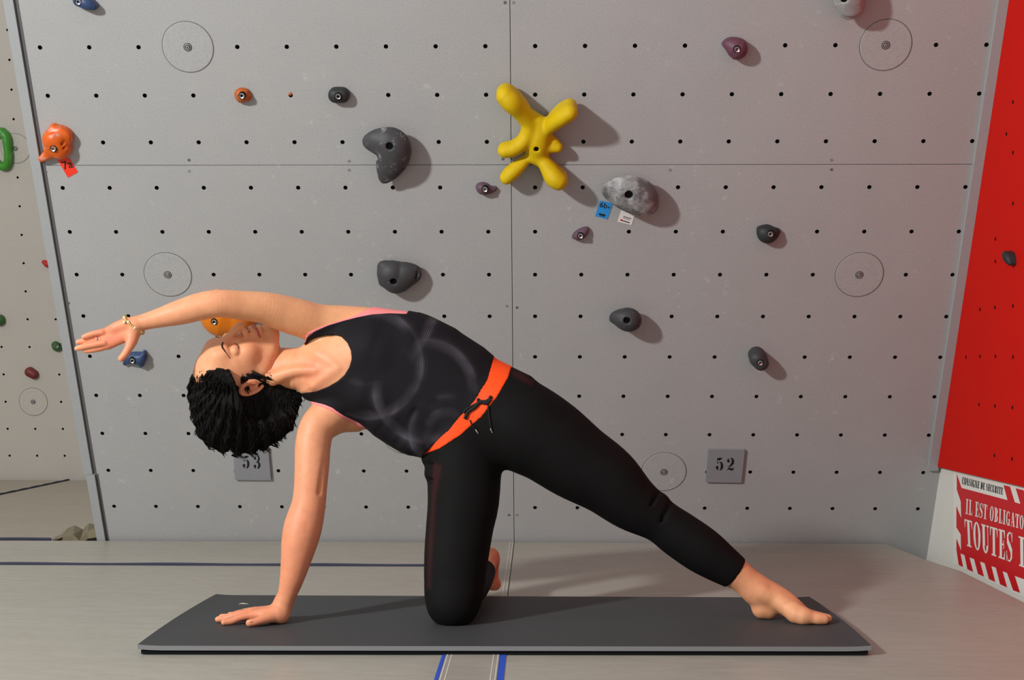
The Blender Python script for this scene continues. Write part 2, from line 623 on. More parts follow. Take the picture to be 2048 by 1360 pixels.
def panel(name, pl, x0, t0, c0, c1, r0, r1, umin, umax, vmin, parent, mat, skip=set(), gap=0.0012, thick=0.02, nn=12, hr=HR, vmax=None):
    """One plywood panel with its grid of real bolt holes: cells c0..c1-1, rows r0..r1-1 (row 0 highest)."""
    b = MB(); dk = MB()
    L = x0 + (c0 - 0.5) * WS; Rr = x0 + (c1 - 0.5) * WS
    T = t0 - (r0 - 0.5) * WS; B = t0 - (r1 - 0.5) * WS
    L = max(L, umin); Rr = min(Rr, umax)
    for c in range(c0, c1):
        for r in range(r0, r1):
            cx = x0 + c * WS; cy = t0 - r * WS
            a0 = max(cx - WS / 2, L + (gap if c == c0 else 0)); a1 = min(cx + WS / 2, Rr - (gap if c == c1 - 1 or cx + WS / 2 >= Rr else 0))
            b1 = cy + WS / 2 - (gap if r == r0 else 0); b0 = cy - WS / 2 + (gap if r == r1 - 1 else 0)
            b0 = max(b0, vmin)
            if a1 - a0 < 0.002 or b1 - b0 < 0.002: continue
            if (c, r) in skip or cx + 0.02 > a1 or cx - 0.02 < a0 or cy - 0.02 < b0:
                b.add([(a0, b0, 0), (a1, b0, 0), (a1, b1, 0), (a0, b1, 0)], [(0, 1, 2, 3)])
                continue
            ring = [(cx + hr * math.cos(2 * math.pi * (i + .5) / nn), cy + hr * math.sin(2 * math.pi * (i + .5) / nn)) for i in range(nn)]
            sq = []
            for i in range(nn):
                an = 2 * math.pi * (i + .5) / nn
                dx, dy = math.cos(an), math.sin(an)
                tx = (a1 - cx) / dx if dx > 0 else (a0 - cx) / dx
                ty = (b1 - cy) / dy if dy > 0 else (b0 - cy) / dy
                t = min(tx, ty)
                sq.append((cx + dx * t, cy + dy * t))
            v = [(p[0], p[1], 0) for p in ring] + [(p[0], p[1], 0) for p in sq]
            corners = [(a1, b1), (a0, b1), (a0, b0), (a1, b0)]
            v += [(p[0], p[1], 0) for p in corners]
            f = []
            for i in range(nn):
                j = (i + 1) % nn
                s0, s1 = sq[i], sq[j]
                # insert a corner where the two outer points lie on different sides
                same = abs(s0[0] - s1[0]) < 1e-7 and (abs(s0[0] - a0) < 1e-6 or abs(s0[0] - a1) < 1e-6) or abs(s0[1] - s1[1]) < 1e-7 and (abs(s0[1] - b0) < 1e-6 or abs(s0[1] - b1) < 1e-6)
                if same: f.append((i, nn + i, nn + j, j))
                else:
                    mx = (s0[0] + s1[0]) / 2 - cx; my = (s0[1] + s1[1]) / 2 - cy
                    ci = 0 if mx > 0 and my > 0 else 1 if mx < 0 and my > 0 else 2 if mx < 0 else 3
                    f.append((i, nn + i, 2 * nn + ci, nn + j, j))
            b.add(v, f)
            dk.add([(p[0], p[1], 0) for p in ring] + [(p[0], p[1], -0.016) for p in ring],
                   [(i, (i + 1) % nn, nn + (i + 1) % nn, nn + i) for i in range(nn)] + [tuple(nn + i for i in range(nn))])
    # panel edges
    g = gap
    x0_, x1_, y0_, y1_ = L + g, Rr - g, max(B + g, vmin), T - g
    b.add([(x0_, y0_, 0), (x1_, y0_, 0), (x1_, y1_, 0), (x0_, y1_, 0), (x0_, y0_, -thick), (x1_, y0_, -thick), (x1_, y1_, -thick), (x0_, y1_, -thick)],
          [(1, 0, 4, 5), (2, 1, 5, 6), (3, 2, 6, 7), (0, 3, 7, 4)])
    o = b.build(name, mat, parent)
    h = dk.build('bolt_hole', M['black_void'], o)
    h['kind'] = 'stuff'
    return o


def disc(pl, u, v, parent, mat, R=0.0885):
    """round cover plate let into the panel, with its groove and an inset bolt"""
    m = MB()
    m.lathe([(R - 0.0015, 0.0), (R - 0.002, 0.0016), (R - 0.004, 0.0022), (0.014, 0.0022), (0.012, 0.0012)], 56, (u, v, 0))
    d = m.build('cover_disc', mat, parent)
    MB().lathe([(R - 0.0018, 0.0), (R - 0.0015, 0.0006), (R + 0.0008, 0.0006), (R + 0.001, 0.0)], 56, (u, v, 0)).build('groove', M['groove'], d)
    MB().lathe([(0.0123, 0.0024), (0.0150, 0.0024), (0.0152, 0.0012)], 18, (u, v, 0)).build('bolt_recess', M['groove2'], d)
    n = MB().lathe([(0.0125, 0.001), (0.0125, 0.0042), (0.010, 0.005), (0.0085, 0.003), (0.0085, 0.0024)], 18, (u, v, 0))
    n.lathe([(0.0062, 0.001), (0.0062, 0.006), (0.005, 0.0068), (0.0032, 0.0068), (0.0030, 0.003)], 12, (u, v, 0))
    n.build('bolt', M['dull_steel'], d, smooth=False)


wb = tag(empty('wall_back', matrix=MAIN.mat(0, 0)), kind='structure')
UL, UR = WX0 - 0.5 * WS, RX + 0.02


def reparent_local(o, p):
    o.matrix_parent_inverse = Matrix.Identity(4)


MB().box((UL, -0.4, -0.05), (UR, 3.35, -0.0205)).build('backing_board', M['black_void'], wb)
panel('panel', MAIN, WX0, WT0, 0, 10, -6, 3, UL, UR, -0.4, wb, M['wall'], {(3, 0)})
panel('panel', MAIN, WX0, WT0, 10, 20, -6, 3, UL, UR, -0.4, wb, M['wall'], {(17, 0)})
panel('panel', MAIN, WX0, WT0, 0, 10, 3, 15, UL, UR, -0.33, wb, M['wall'], {(2, 5), (7, 9)} | {(c, 12) for c in range(20)} | {(c, 13) for c in range(20)} | {(c, 14) for c in range(20)})
panel('panel', MAIN, WX0, WT0, 10, 20, 3, 15, UL, UR, -0.33, wb, M['wall'], {(17, 5), (13, 10)} | {(c, 12) for c in range(20)} | {(c, 13) for c in range(20)} | {(c, 14) for c in range(20)})
for c, r in sorted(DISC):
    disc(MAIN, WX0 + c * WS, WT0 - r * WS, wb, M['wall'])
for (sx_, sy_) in [(378, 320), (378, 342), (698, 322), (698, 340), (92, 343), (1006, 318), (1030, 342), (1663, 320), (1663, 339), (1014, 612), (1034, 615),
                   (1018, 1030), (1034, 1030), (137, 606), (181, 898), (1010, 5), (1027, 5), (1340, 340), (1012, 930), (1030, 930)]:
    p = MAIN.hit(sx_, sy_)
    s_ = MB().lathe([(0.0055, 0.0002), (0.0055, 0.0009), (0.0035, 0.0012), (0.003, 0.0005)], 10, (p[0], p[1], 0)).build('screw', M['groove'] if (sx_ + sy_) % 3 else M['dull_steel'], wb)

# edge profiles of the main wall
t1 = MB().box((UL - 0.012, 0.32, -0.06), (UL + 0.022, 3.35, 0.010)); o = t1.build('edge_trim', M['trim'], wb)
MB().box((UL - 0.004, -0.33, -0.06), (UL + 0.030, 0.318, 0.012)).build('edge_trim', M['trim'], wb)
MB().box((UL + 0.022, 0.32, -0.02), (UL + 0.036, 3.35, 0.0012)).build('edge_groove', M['trim_dark'], wb)
MB().box((UL + 0.030, -0.33, -0.02), (UL + 0.042, 0.318, 0.0012)).build('edge_groove', M['trim_dark'], wb)
for o in wb.children: reparent_local(o, wb)

# recessed wall on the left
wl = tag(empty('wall_left', matrix=LEFT.mat(0, 0)), kind='structure')
MB().box((-5.3, -0.35, -0.05), (-0.4, 3.6, -0.0205)).build('backing_board', M['black_void'], wl)
panel('panel', LEFT, LX0, LT0, -12, 16, -4, 18, -5.2, -0.5, -0.33, wl, M['wall_left'], {(0, 4), (0, 13)} | {(c, r) for c in range(-12, 16) for r in (16, 17)}, hr=0.0072, nn=10)
for c, r in [(0, 4), (0, 13)]: disc(LEFT, LX0 + c * WS, LT0 - r * WS, wl, M['wall_left'], 0.087)
for o in wl.children: reparent_local(o, wl)

# right-hand wall: red panel over a white base board
zr = 0.321
wr = tag(empty('wall_right', matrix=RED.mat(0, 0)), kind='structure')
rp = MB()
yb = 5.0
# its back edge follows the leaning main wall


def wall_y(z): return WD - z * math.tan(WT)


def red_poly(z0, z1):
    return [(yb - wall_y(z0) - 0.0, z0), (2.4, z0), (2.4, z1), (yb - wall_y(z1) - 0.0, z1)]


seams = [zr, 2.15, 3.0]
for z0, z1 in zip(seams[:-1], seams[1:]):
    rpl = red_poly(z0 + 0.001, z1 - 0.001)
    if z0 == zr: rpl[1] = (2.4, zr + 0.028)
    MB().prism(rpl, -0.012, 0.0).build('panel', M['red'], wr)
for (hx, hy) in [(2026, 204), (2013, 268), (2026, 305), (2026, 407), (1991, 478), (1991, 523), (1960, 619), (1990, 615), (2026, 612), (1932, 714), (1960, 713), (1991, 713), (2026, 714), (1958, 809),
                 (1990, 812), (2025, 815), (1989, 911), (2024, 918)]:
    p = RED.hit(hx, hy)
    MB().lathe([(0.0070, 0.0001), (0.0068, 0.0006), (0.004, 0.0002)], 10, (p[0], p[1], 0)).build('bolt_hole', M['black_void'], wr)
for o in wr.children: reparent_local(o, wr)
# grey profile in the corner, along the main wall
tm = tag(MB().box((RX - 0.052, 0.352, -0.02), (RX - 0.014, 3.35, 0.016)).build('trim_1', M['trim'], None, MAIN.mat(0, 0)), kind='structure')
bw = tag(MB().prism([(yb - wall_y(-0.3), -0.3), (2.4, -0.3), (2.4, zr + 0.05), (yb - wall_y(zr), zr + 0.01)], -0.03, 0.0).build('trim_2', M['white_board'], None, BASE.mat(0, 0)), kind='structure')

# ------------------------------------------------------------------ crash mats


def crash_mat(poly, label, mat, th=0.29, piped=()):
    """poly: corners (x,y) anticlockwise; top at z=0 with soft rounded rims"""
    n = len(poly); P = np.array(poly, float); c = P.mean(0)
    t = empty('crash_mat', (c[0], c[1], -0.30))
    tag(t, label, 'crash mat')
    rings = []
    for ins, z in ((0.0, -th), (0.0, -0.02), (0.004, -0.006), (0.014, 0.0)):
        rings.append([(p[0] - c[0] - ins * np.sign(p[0] - c[0]), p[1] - c[1] - ins * np.sign(p[1] - c[1]), z + 0.30) for p in P])
    v = [q for r in rings for q in r]; f = []
    for k in range(len(rings) - 1):
        for i in range(n):
            j = (i + 1) % n
            f.append((k * n + i, k * n + j, (k + 1) * n + j, (k + 1) * n + i))
    f.append(tuple(3 * n + i for i in range(n))); f.append(tuple(range(n - 1, -1, -1)))
    link('cover', mesh('cover', v, f), mat, t)
    e = MB()
    for i in range(n):
        j = (i + 1) % n
        a, b = P[i] - c, P[j] - c
        big = i in piped
        pts = [(a[0] + (b[0] - a[0]) * t, a[1] + (b[1] - a[1]) * t, (0.3015 if big else 0.283) + (0.0012 * math.sin(t * 41) if big else 0)) for t in (np.linspace(0.042 if i == 2 else 0, 1, 40) if big else (0, 1))]
        e.tube(pts, 0.0062 if big else 0.0035, 8)
    e.build('edge_piping', M['seam'], t)
    return t


XS = -0.105     # line of the long joint between left and right mats
YF = -0.6
YG = 4.905      # cross joint in the left mats
crash_mat([(-3.6, YF), (XS - 0.004, YF), (XS - 0.004, YG), (-3.6, YG)], 'grey-beige crash mat front left, its long dark rear edge in view', M['pvc'], piped=(2,))
crash_mat([(-3.6, YG + 0.010), (XS - 0.004, YG + 0.010), (XS - 0.004, WD - 0.01), (-3.6, WD - 0.01)], 'narrow grey crash mat strip at the foot of the grey wall behind the support arm', M['pvc'])
crash_mat([(XS + 0.004, YF), (1.50, YF), (1.50, 4.85), (1.452, 5.127), (1.415, WD - 0.012), (XS + 0.004, WD - 0.012)], 'wide grey crash mat on the right with a cut corner by the white sign board', M['pvc'])
back_mat = crash_mat([(-4.9, WD + 0.012), (-1.99, WD + 0.012), (-1.99, WD + 0.4), (-1.0, WD + 0.4), (-1.0, 8.33), (-2.86, 8.33), (-2.93, 7.38), (-4.9, 5.9)], 'beige crash mat behind the grey wall edge, back left', M['pvc_back'], piped=(0, 5, 6))
crash_mat([(-4.9, 5.94), (-2.955, 7.41), (-2.885, 8.33), (-4.9, 8.33)], 'beige crash mat wedge under the recessed wall, far left', M['pvc_back'])
# lifted corner of the cover beside the wall foot
cf = []
A_ = [onY(112, 1081, 5.60), onY(126, 1074, 5.60), onY(146, 1069, 5.61), onY(158, 1081, 5.61), onY(175, 1063, 5.62), onY(193, 1060, 5.62)]
cb = [onZ(112, 1080, 0.0), onZ(135, 1062, 0.0) + np.array([0, 0, 0.012]), onZ(150, 1058, 0) + np.array([0, 0, 0.016]), onZ(166, 1060, 0) + np.array([0, 0, 0.004]), onZ(178, 1052, 0.0) + np.array([0, 0, 0.012]), onZ(196, 1050, 0)]
vv = A_ + cb + [a - np.array([0, 0, 0.03]) for a in A_]
ff = [(i, i + 1, 7 + i, 6 + i) for i in range(5)] + [(12 + i, 13 + i, i + 1, i) for i in range(5)]
vv = [np.asarray(q) - np.array(back_mat.location) for q in vv]
cfo = link('cover_fold', mesh('cover_fold', vv, ff), M['foam_side'], back_mat)
cfo['label'] = 'crumpled fold of the beige cover'

# joining flap between the left and the right mats
fl = tag(empty('joining_flap', (-0.16, 3.6, 0.0)), 'pale grey flap with white stitching joining the crash mats, blue strips beside it', 'mat flap')


def strip(x0, x1, y0, y1, z0, z1, name, mat, parent):
    return MB().box((x0 + 0.16, y0 - 3.6, z0), (x1 + 0.16, y1 - 3.6, z1)).build(name, mat, parent)


strip(-0.226, -0.092, YF, WD - 0.02, 0.0008, 0.0016, 'flap_band', M['pvc_flap'], fl)
strip(-0.224, -0.221, YF, WD - 0.02, 0.0016, 0.0021, 'stitching', M['thread'], fl)
strip(-0.213, -0.2105, YF, WD - 0.02, 0.0016, 0.0021, 'stitching', M['thread'], fl)
strip(-0.108, -0.1055, YF, WD - 0.02, 0.0016, 0.0021, 'stitching', M['thread'], fl)
strip(-0.097, -0.0945, YF, WD - 0.02, 0.0016, 0.0021, 'stitching', M['thread'], fl)
strip(-0.236, -0.227, YF, 3.6, 0.0008, 0.0014, 'blue_velcro', M['blue'], fl)
strip(-0.091, -0.076, YF, 3.62, 0.0008, 0.0014, 'blue_velcro', M['blue'], fl)

# ------------------------------------------------------------------ yoga mat
MT = 0.024
ym = tag(empty('yoga_mat', (-0.08, 3.78, 0.0)), 'long dark grey yoga mat lying on the crash mats under the woman', 'yoga mat')
fl_ = onZ(275, 1291.5, MT); fr_ = onZ(1743, 1293.5, MT); br_ = onZ(1618, 1195, MT); bl_ = onZ(432, 1190, MT)


def slab(z0, z1, ins, name, mat, bow=0.0, lift=0.0):
    nx_, ny_ = 60, 14
    v = []; f = []
    for lay, z in ((0, z1), (1, z0)):
        for j in range(ny_ + 1):
            t = j / ny_
            a = fl_ + (bl_ - fl_) * t; b = fr_ + (br_ - fr_) * t
            for i in range(nx_ + 1):
                s = i / nx_
                p = a + (b - a) * s
                cx = (s - 0.5) * 2; cy = (t - 0.5) * 2
                p = p + np.array([-np.sign(cx) * ins * abs(cx) ** 30, -np.sign(cy) * ins * abs(cy) ** 12, 0])
                zz = z + lift * (max(0, abs(cx) - 0.93) / 0.07) ** 2 * 1.0
                # gently bowed ends
                px_ = p[0] + (0.010 * cx * (1 - cy * cy))
                v.append((px_ + 0.08, p[1] - 3.78 , zz))
    N = (nx_ + 1) * (ny_ + 1)
    for j in range(ny_):
        for i in range(nx_):
            a = j * (nx_ + 1) + i
            f.append((a, a + 1, a + nx_ + 2, a + nx_ + 1)); f.append((N + a, N + a + nx_ + 1, N + a + nx_ + 2, N + a + 1))
    rim = [i for i in range(nx_)], []
    for i in range(nx_):
        f.append((N + i, N + i + 1, i + 1, i))
        a = ny_ * (nx_ + 1) + i
        f.append((a, a + 1, N + a + 1, N + a))
    for j in range(ny_):
        a = j * (nx_ + 1); b = a + nx_ + 1
        f.append((a, b, N + b, N + a))
        a = j * (nx_ + 1) + nx_; b = a + nx_ + 1
        f.append((b, a, N + a, N + b))
    me = mesh(name, v, f)
    return me


me = slab(0.0125, MT, 0.0, 'top_layer', None, lift=0.003)
me.materials.append(M['yoga']); me.materials.append(M['yoga_edge'])
for p in me.polygons:
    if abs(p.normal.z) < 0.6: p.material_index = 1
o = bpy.data.objects.new('top_layer', me); COL.objects.link(o); o.parent = ym
link('gap_shade_layer', slab(0.0023, 0.0122, 0.007, 'gap_shade_layer', None), M['yoga_gap_shade'], ym)  # inset dark slab added as painted shade beneath the mat's raised edge
for (cx_, cy_, w_) in [(487, 1208, 0.014), (484, 1226, 0.010)]:
    p = onZ(cx_, cy_, MT)
    MB().tube([(p[0] + 0.08 - w_, p[1] - 3.78, MT), (p[0] + 0.08 - w_ * .3, p[1] - 3.776, MT + 0.0004), (p[0] + 0.08 + w_, p[1] - 3.779, MT)], [0.0008, 0.0022, 0.0006], 6).build('scuff', M['thread'], ym)

# ------------------------------------------------------------------ climbing holds
UNIT_BOLT = MB().lathe([(0.0, 0.004), (0.0048, 0.004), (0.0052, 0.010), (0.0085, 0.012), (0.0098, 0.009), (0.0098, -0.006)], 16)
BOLT_ME = mesh('bolt', UNIT_BOLT.v, UNIT_BOLT.f)
BOLT_ME.materials.append(M['steel'])
BOLT2_ME = BOLT_ME.copy(); BOLT2_ME.materials.clear(); BOLT2_ME.materials.append(M['dull_steel'])
WASH = MB().lathe([(0.0098, 0.0045), (0.0100, 0.0072), (0.0125, 0.0066), (0.0128, -0.004)], 16)
WASH_ME = mesh('bolt_recess', WASH.v, WASH.f); WASH_ME.materials.append(M['black_void'])


class Pillar:
    """Rounded blob standing on the wall plane: round in plan, domed above height h."""

    def __init__(s, A, R, H, k, dome=1.0):
        s.P = np.array(A, float); s.R = R; s.H = H; s.k = k; s.dome = dome
        r = max(R)
        s.lo = np.array([s.P[:, 0].min() - r - k - .01, s.P[:, 1].min() - r - k - .01, -0.02])
        s.hi = np.array([s.P[:, 0].max() + r + k + .01, s.P[:, 1].max() + r + k + .01, max(H) + r * dome + k + .01])

    def ev(s, X, Y, Z):
        out = None
        for i in range(max(1, len(s.P) - 1)):
            j = min(i + 1, len(s.P) - 1)
            a, b = s.P[i], s.P[j]; e = b - a; L = float(e @ e) + 1e-12
            t = np.clip(((X - a[0]) * e[0] + (Y - a[1]) * e[1]) / L, 0, 1)
            h = s.H[i] + t * (s.H[j] - s.H[i]); r = s.R[i] + t * (s.R[j] - s.R[i])
            dz = np.maximum(Z - h, 0) / s.dome
            d = np.sqrt((X - a[0] - t * e[0]) ** 2 + (Y - a[1] - t * e[1]) ** 2 + dz * dz) - r
            out = d if out is None else np.minimum(out, d)
        return out.astype(np.float32)


def hold(pl, chains, mat, label, bolt=None, group=None, k=0.01, dome=0.8, step=0.0032, hole=None, cuts=(), flare=0.0, bolt_h=None, hole_r=7.0):
    """chains: lists of (px, py, radius px, height m) in photograph pixels on the wall plane pl"""
    sh = []
    ctr = np.mean([pl.hit(q[0], q[1])[:2] for c in chains for q in c], 0)
    for c in chains:
        A = []; R = []; H = []
        for (px, py, r, h) in c:
            p = pl.hit(px, py, h * 0.6); A.append(p[:2] - ctr); R.append(r * 1.10 * pl.scale(px, py) * (1 - 0.3 * h)); H.append(h)
        if len(A) > 2:
            A3 = np.concatenate([np.array(A), np.array(H)[:, None]], 1)
            Pq, Rq = resample(A3, R, 6); A = Pq[:, :2]; H = list(Pq[:, 2]); R = list(Rq)
        sh.append(Pillar(A, R, H, k, dome))
    lo = np.min([s.lo for s in sh], 0); hi = np.max([s.hi for s in sh], 0)
    lo[2] = -0.006
    G = Grid(*[np.arange(lo[a], hi[a] + step, step, dtype=np.float32) for a in range(3)])
    fill(G, sh)
    X, Y, Z = G.coords((slice(None),) * 3)
    for (pts, r, h, kk) in cuts:   # carved grooves, floating at height h
        A = np.array([np.append(pl.hit(px, py, h * 0.6)[:2] - ctr, h) for px, py in pts])
        c = Chain(A, [r * pl.scale(*pts[0])] * len(A), 0, 1.0, 2)
        G.F = smax(G.F, -c.ev(X, Y, Z), kk)
    wob = 0.0005 * np.sin(X * 95 + Y * 60) * np.sin(Y * 80 - Z * 70 + 1.0)
    G.F = G.F + wob.astype(np.float32)
    hh = bolt_h
    if bolt is not None or hole is not None:
        bp = pl.hit(*(bolt or hole), 0.0)[:2] - ctr
        i = int(np.argmin(abs(G.x[0] - bp[0]))); j = int(np.argmin(abs(G.x[1] - bp[1])))
        col = np.where(G.F[i, j, :] < 0)[0]
        top = G.x[2][col[-1]] if len(col) else 0.02
        bp = pl.hit(*(bolt or hole), top)[:2] - ctr
        i = int(np.argmin(abs(G.x[0] - bp[0]))); j = int(np.argmin(abs(G.x[1] - bp[1])))
        col = np.where(G.F[i, j, :] < 0)[0]
        top = G.x[2][col[-1]] if len(col) else top
    if hole is not None:
        hr = hole_r * pl.scale(*hole)
        cyl = np.sqrt((X - bp[0]) ** 2 + (Y - bp[1]) ** 2) - hr
        G.F = smax(G.F, np.maximum(-cyl, (top - 0.05) - Z), 0.002).astype(np.float32)
        hbot = max(0.004, top - 0.03)
    G.F = np.maximum(G.F, -0.004 - Z).astype(np.float32)
    G.F[:, :, 0] = 1
    V, Q = nets(G, 3)
    root = empty('climbing_hold', matrix=pl.mat(ctr[0], ctr[1]))
    tag(root, label, 'climbing hold', group)
    link('body', mesh_np('hold_body', V, Q), mat, root)
    if hole is not None:
        MB().lathe([(hr * 1.02, hbot), (hr * 1.02, top - 0.008)], 14, (bp[0], bp[1], 0)).build('bolt_recess', M['black_void'], root)
    if bolt is not None:
        w = link('bolt_recess', WASH_ME, None, root); w.matrix_local = Matrix.Translation((bp[0], bp[1], top - 0.0035))
        b = link('bolt', BOLT_ME if mat not in (M['h_black'],) else BOLT2_ME, None, root); b.matrix_local = Matrix.Translation((bp[0], bp[1], top - 0.0045))
    return root


hold(MAIN, [[(1012, 187, 18, .075), (1024, 199, 20, .075), (1042, 218, 18, .055), (1056, 240, 15, .045), (1056, 262, 14, .045), (1045, 282, 14, .05), (1028, 293, 14, .052), (1011, 297, 14, .05)],
            [(1139, 218, 15, .11), (1126, 226, 16, .10), (1108, 241, 14, .075), (1094, 258, 9, .05), (1083, 274, 5, .035)],
            [(1064, 236, 18, .022), (1078, 252, 22, .02), (1076, 280, 26, .018), (1075, 305, 22, .014)],
            [(1116, 292, 9, .04), (1100, 292, 10, .035), (1085, 294, 7, .03)], [(1108, 280, 9, .028), (1097, 272, 10, .02)],
            [(1013, 352, 12, .05), (1024, 342, 14, .05), (1041, 327, 12, .04), (1058, 311, 7, .03)],
            [(1117, 356, 17, .075), (1108, 349, 18, .07), (1093, 328, 14, .05), (1078, 310, 9, .035)]],
     M['h_yellow'], 'large yellow six-lobed climbing hold shaped like a splayed starfish', hole=(1073, 298), k=0.012, dome=1.25, step=0.0034, hole_r=5)
hold(MAIN, [[(745, 279, 19, .035), (762, 280, 26, .04), (784, 286, 33, .045), (788, 304, 32, .045), (782, 324, 27, .04), (775, 342, 20, .03), (770, 354, 13, .03), (780, 364, 8, .025)]],
     M['h_comma'], 'large chalk-marked grey comma-shaped climbing hold left of the yellow one', hole=(779, 293), cuts=[([(738, 312), (762, 314), (786, 312)], 5, .052, .006), ([(768, 366), (790, 352), (806, 330)], 4, .062, .005)], hole_r=7)
hold(MAIN, [[(769, 532, 13, .025), (770, 560, 12, .022)], [(785, 547, 27, .03), (794, 558, 25, .032), (810, 548, 24, .03), (822, 545, 20, .026)], [(770, 532, 11, .02), (800, 530, 10, .02), (828, 540, 12, .02)]],
     M['h_dark'], 'dark grey wedge-shaped climbing hold above the woman\'s raised shoulder', hole=(787, 563), cuts=[([(800, 578), (825, 560), (838, 538)], 3, .046, .005)], hole_r=6.5)
hold(MAIN, [[(1222, 633, 8, .02), (1236, 631, 15, .04), (1256, 635, 22, .052), (1264, 638, 16, .05)]],
     M['h_dark'], 'dark grey egg-shaped climbing hold with pointed left end, upper right of the hips', hole=(1254, 641), dome=0.9, hole_r=6.5)
hold(MAIN, [[(1514, 714, 15, .045), (1521, 722, 14, .05)]], M['h_dark'], 'small round dark grey climbing hold above the outstretched leg', bolt=(1520, 724))
hold(MAIN, [[(1520, 459, 6, .012), (1532, 467, 16, .018), (1540, 468, 14, .018), (1554, 463, 6, .012)]], M['h_black'], 'small black climbing hold with two ears, upper right near the red wall', bolt=(1541, 468))
hold(MAIN, [[(672, 190, 14, .018), (684, 190, 14, .018)]], M['h_black'], 'small oval black climbing hold at the upper left centre', bolt=(677, 192))
hold(MAIN, [[(484, 190, 13, .014)], [(476, 186, 6, .012), (492, 184, 6, .012)], [(495, 193, 8, .01)], [(481, 199, 6, .01)]], M['h_orange2'], 'small dull orange climbing hold in the top left area', bolt=(484, 191), k=.004)
hold(MAIN, [[(959, 374, 7, .012), (967, 377, 11, .016), (980, 379, 7, .012), (990, 377, 4, .01)]], M['h_purple'], 'small purple-grey almond climbing hold just left below the yellow hold', bolt=(970, 378))
hold(MAIN, [[(1148, 473, 4, .01), (1158, 470, 9, .014), (1168, 463, 8, .012), (1175, 457, 3, .01)]], M['h_purple'], 'small purple-grey teardrop climbing hold below the blue grade card', bolt=(1161, 471))
hold(MAIN, [[(1447, 88, 3.5, .012), (1460, 89, 12, .02), (1474, 97, 19, .028)]], M['h_wine'], 'wine-coloured comma climbing hold near the top right', bolt=(1474, 99))
hold(MAIN, [[(1190, 369, 7, .008), (1208, 372, 18, .014), (1236, 377, 28, .03), (1260, 383, 35, .042), (1279, 392, 34, .045), (1292, 403, 24, .04)], [(1200, 385, 8, .008), (1235, 400, 12, .015), (1275, 415, 12, .02)]],
     M['h_silver'], 'large chalky silver-grey shell-shaped climbing hold right of the yellow one', hole=(1258, 390), cuts=[([(1180, 380), (1200, 388), (1216, 398)], 2.2, .02, .003)], hole_r=8)
hold(MAIN, [[(1690, -38, 30, .06), (1694, -15, 30, .06), (1699, 8, 26, .055)]], M['h_silver2'], 'rough silver-grey climbing hold cut by the top edge of the photo', hole=(1689, -2), cuts=[([(1668, 20), (1688, 32), (1708, 30)], 3, .075, .006)], hole_r=7)
hold(MAIN, [[(448, 628, 43, .018), (470, 634, 38, .018)]], M['h_orange3'], 'round glossy orange climbing hold behind the raised forearm and nose', bolt=(430, 640))
hold(MAIN, [[(255, 717, 9, .012), (268, 716, 11, .016), (282, 716, 10, .024)], [(288, 707, 4, .026)], [(283, 728, 5, .02)], [(250, 726, 4, .01)]], M['h_blue'], 'small dusty blue climbing hold beside the thumb of the raised hand', bolt=(266, 719), k=.005)
hold(MAIN, [[(158, 1, 10, .02), (174, 6, 11, .026), (188, 12, 7, .024)]], M['h_blue'], 'blue climbing hold at the top left edge of the photo', bolt=(158, 3))
hold(MAIN, [[(107, 255, 7, .02), (112, 266, 9, .022)], [(113, 280, 24, .022), (121, 296, 20, .02), (106, 296, 16, .02)], [(109, 257, 7, .022), (122, 262, 9, .026), (135, 269, 8, .028), (139, 280, 6, .024)], [(84, 317, 6, .016), (96, 309, 9, .018), (108, 300, 12, .02)]],
     M['h_orange'], 'chalky bright orange climbing hold with a pointed tail above the 7a card', bolt=(109, 295), cuts=[([(118, 290), (130, 283), (146, 279)], 2.6, .044, .004), ([(120, 300), (132, 292), (146, 290)], 2.4, .042, .004), ([(96, 262), (118, 260), (140, 266)], 2.2, .042, .003)], k=.006)
hold(LEFT, [[(4, 264, 8, .03), (13, 275, 8, .035), (16, 298, 6.5, .04), (17, 318, 6.5, .04), (12, 333, 7, .03), (1, 331, 7, .025), (-12, 322, 8, .02)], [(-12, 268, 10, .02), (0, 264, 8, .03)]],
     M['h_green'], 'green loop-shaped climbing hold at the left photo edge', k=.004, bolt=None, dome=.9)
hold(LEFT, [[(88, 524, 4, .008), (94, 528, 6, .012)]], M['h_red'], 'tiny red climbing hold by the edge trim on the recessed left wall', k=.003)
hold(LEFT, [[(-1, 640, 10, .02)]], M['h_dgreen'], 'small dark green climbing hold at the left photo edge, level with the raised hand', k=.003)
hold(LEFT, [[(111, 690, 7, .012), (115, 694, 8, .016), (121, 692, 5, .012)]], M['h_dgreen'], 'small green climbing hold tucked beside the edge trim left of the fingertips', k=.003, bolt=(115, 692))
hold(LEFT, [[(60, 744, 9, .018), (68, 749, 8, .02)]], M['h_dred'], 'small dark red climbing hold on the recessed left wall above a cover disc', k=.003)
hold(RED, [[(2016, 510, 8, .02), (2020, 516, 9, .022), (2024, 525, 6, .018)]], M['h_black'], 'small black climbing hold on the red wall', k=.004)
# orange plug in a bolt hole
p = MAIN.hit(581, 188)
tag(MB().lathe([(0.0, 0.004), (0.005, 0.003), (0.0065, 0.0), (0.0065, -0.006)], 12).build('hole_plug', M['h_orange2'], None, MAIN.mat(p[0], p[1]), True), 'tiny orange plug in a bolt hole between two small holds', 'plug')

# ------------------------------------------------------------------ lettering: strokes and crescents


def arc(cx, cy, rx, ry, ix, iy, a0, a1, n=18, dx=0.0):
    pts = []
    q = []
    for i in range(n + 1):
        a = math.radians(a0 + (a1 - a0) * i / n)
        pts.append((cx + rx * math.cos(a), cy + ry * math.sin(a)))
        q.append((cx + dx + ix * math.cos(a), cy + iy * math.sin(a)))
    return [(pts[i], pts[i + 1], q[i + 1], q[i]) for i in range(n)]


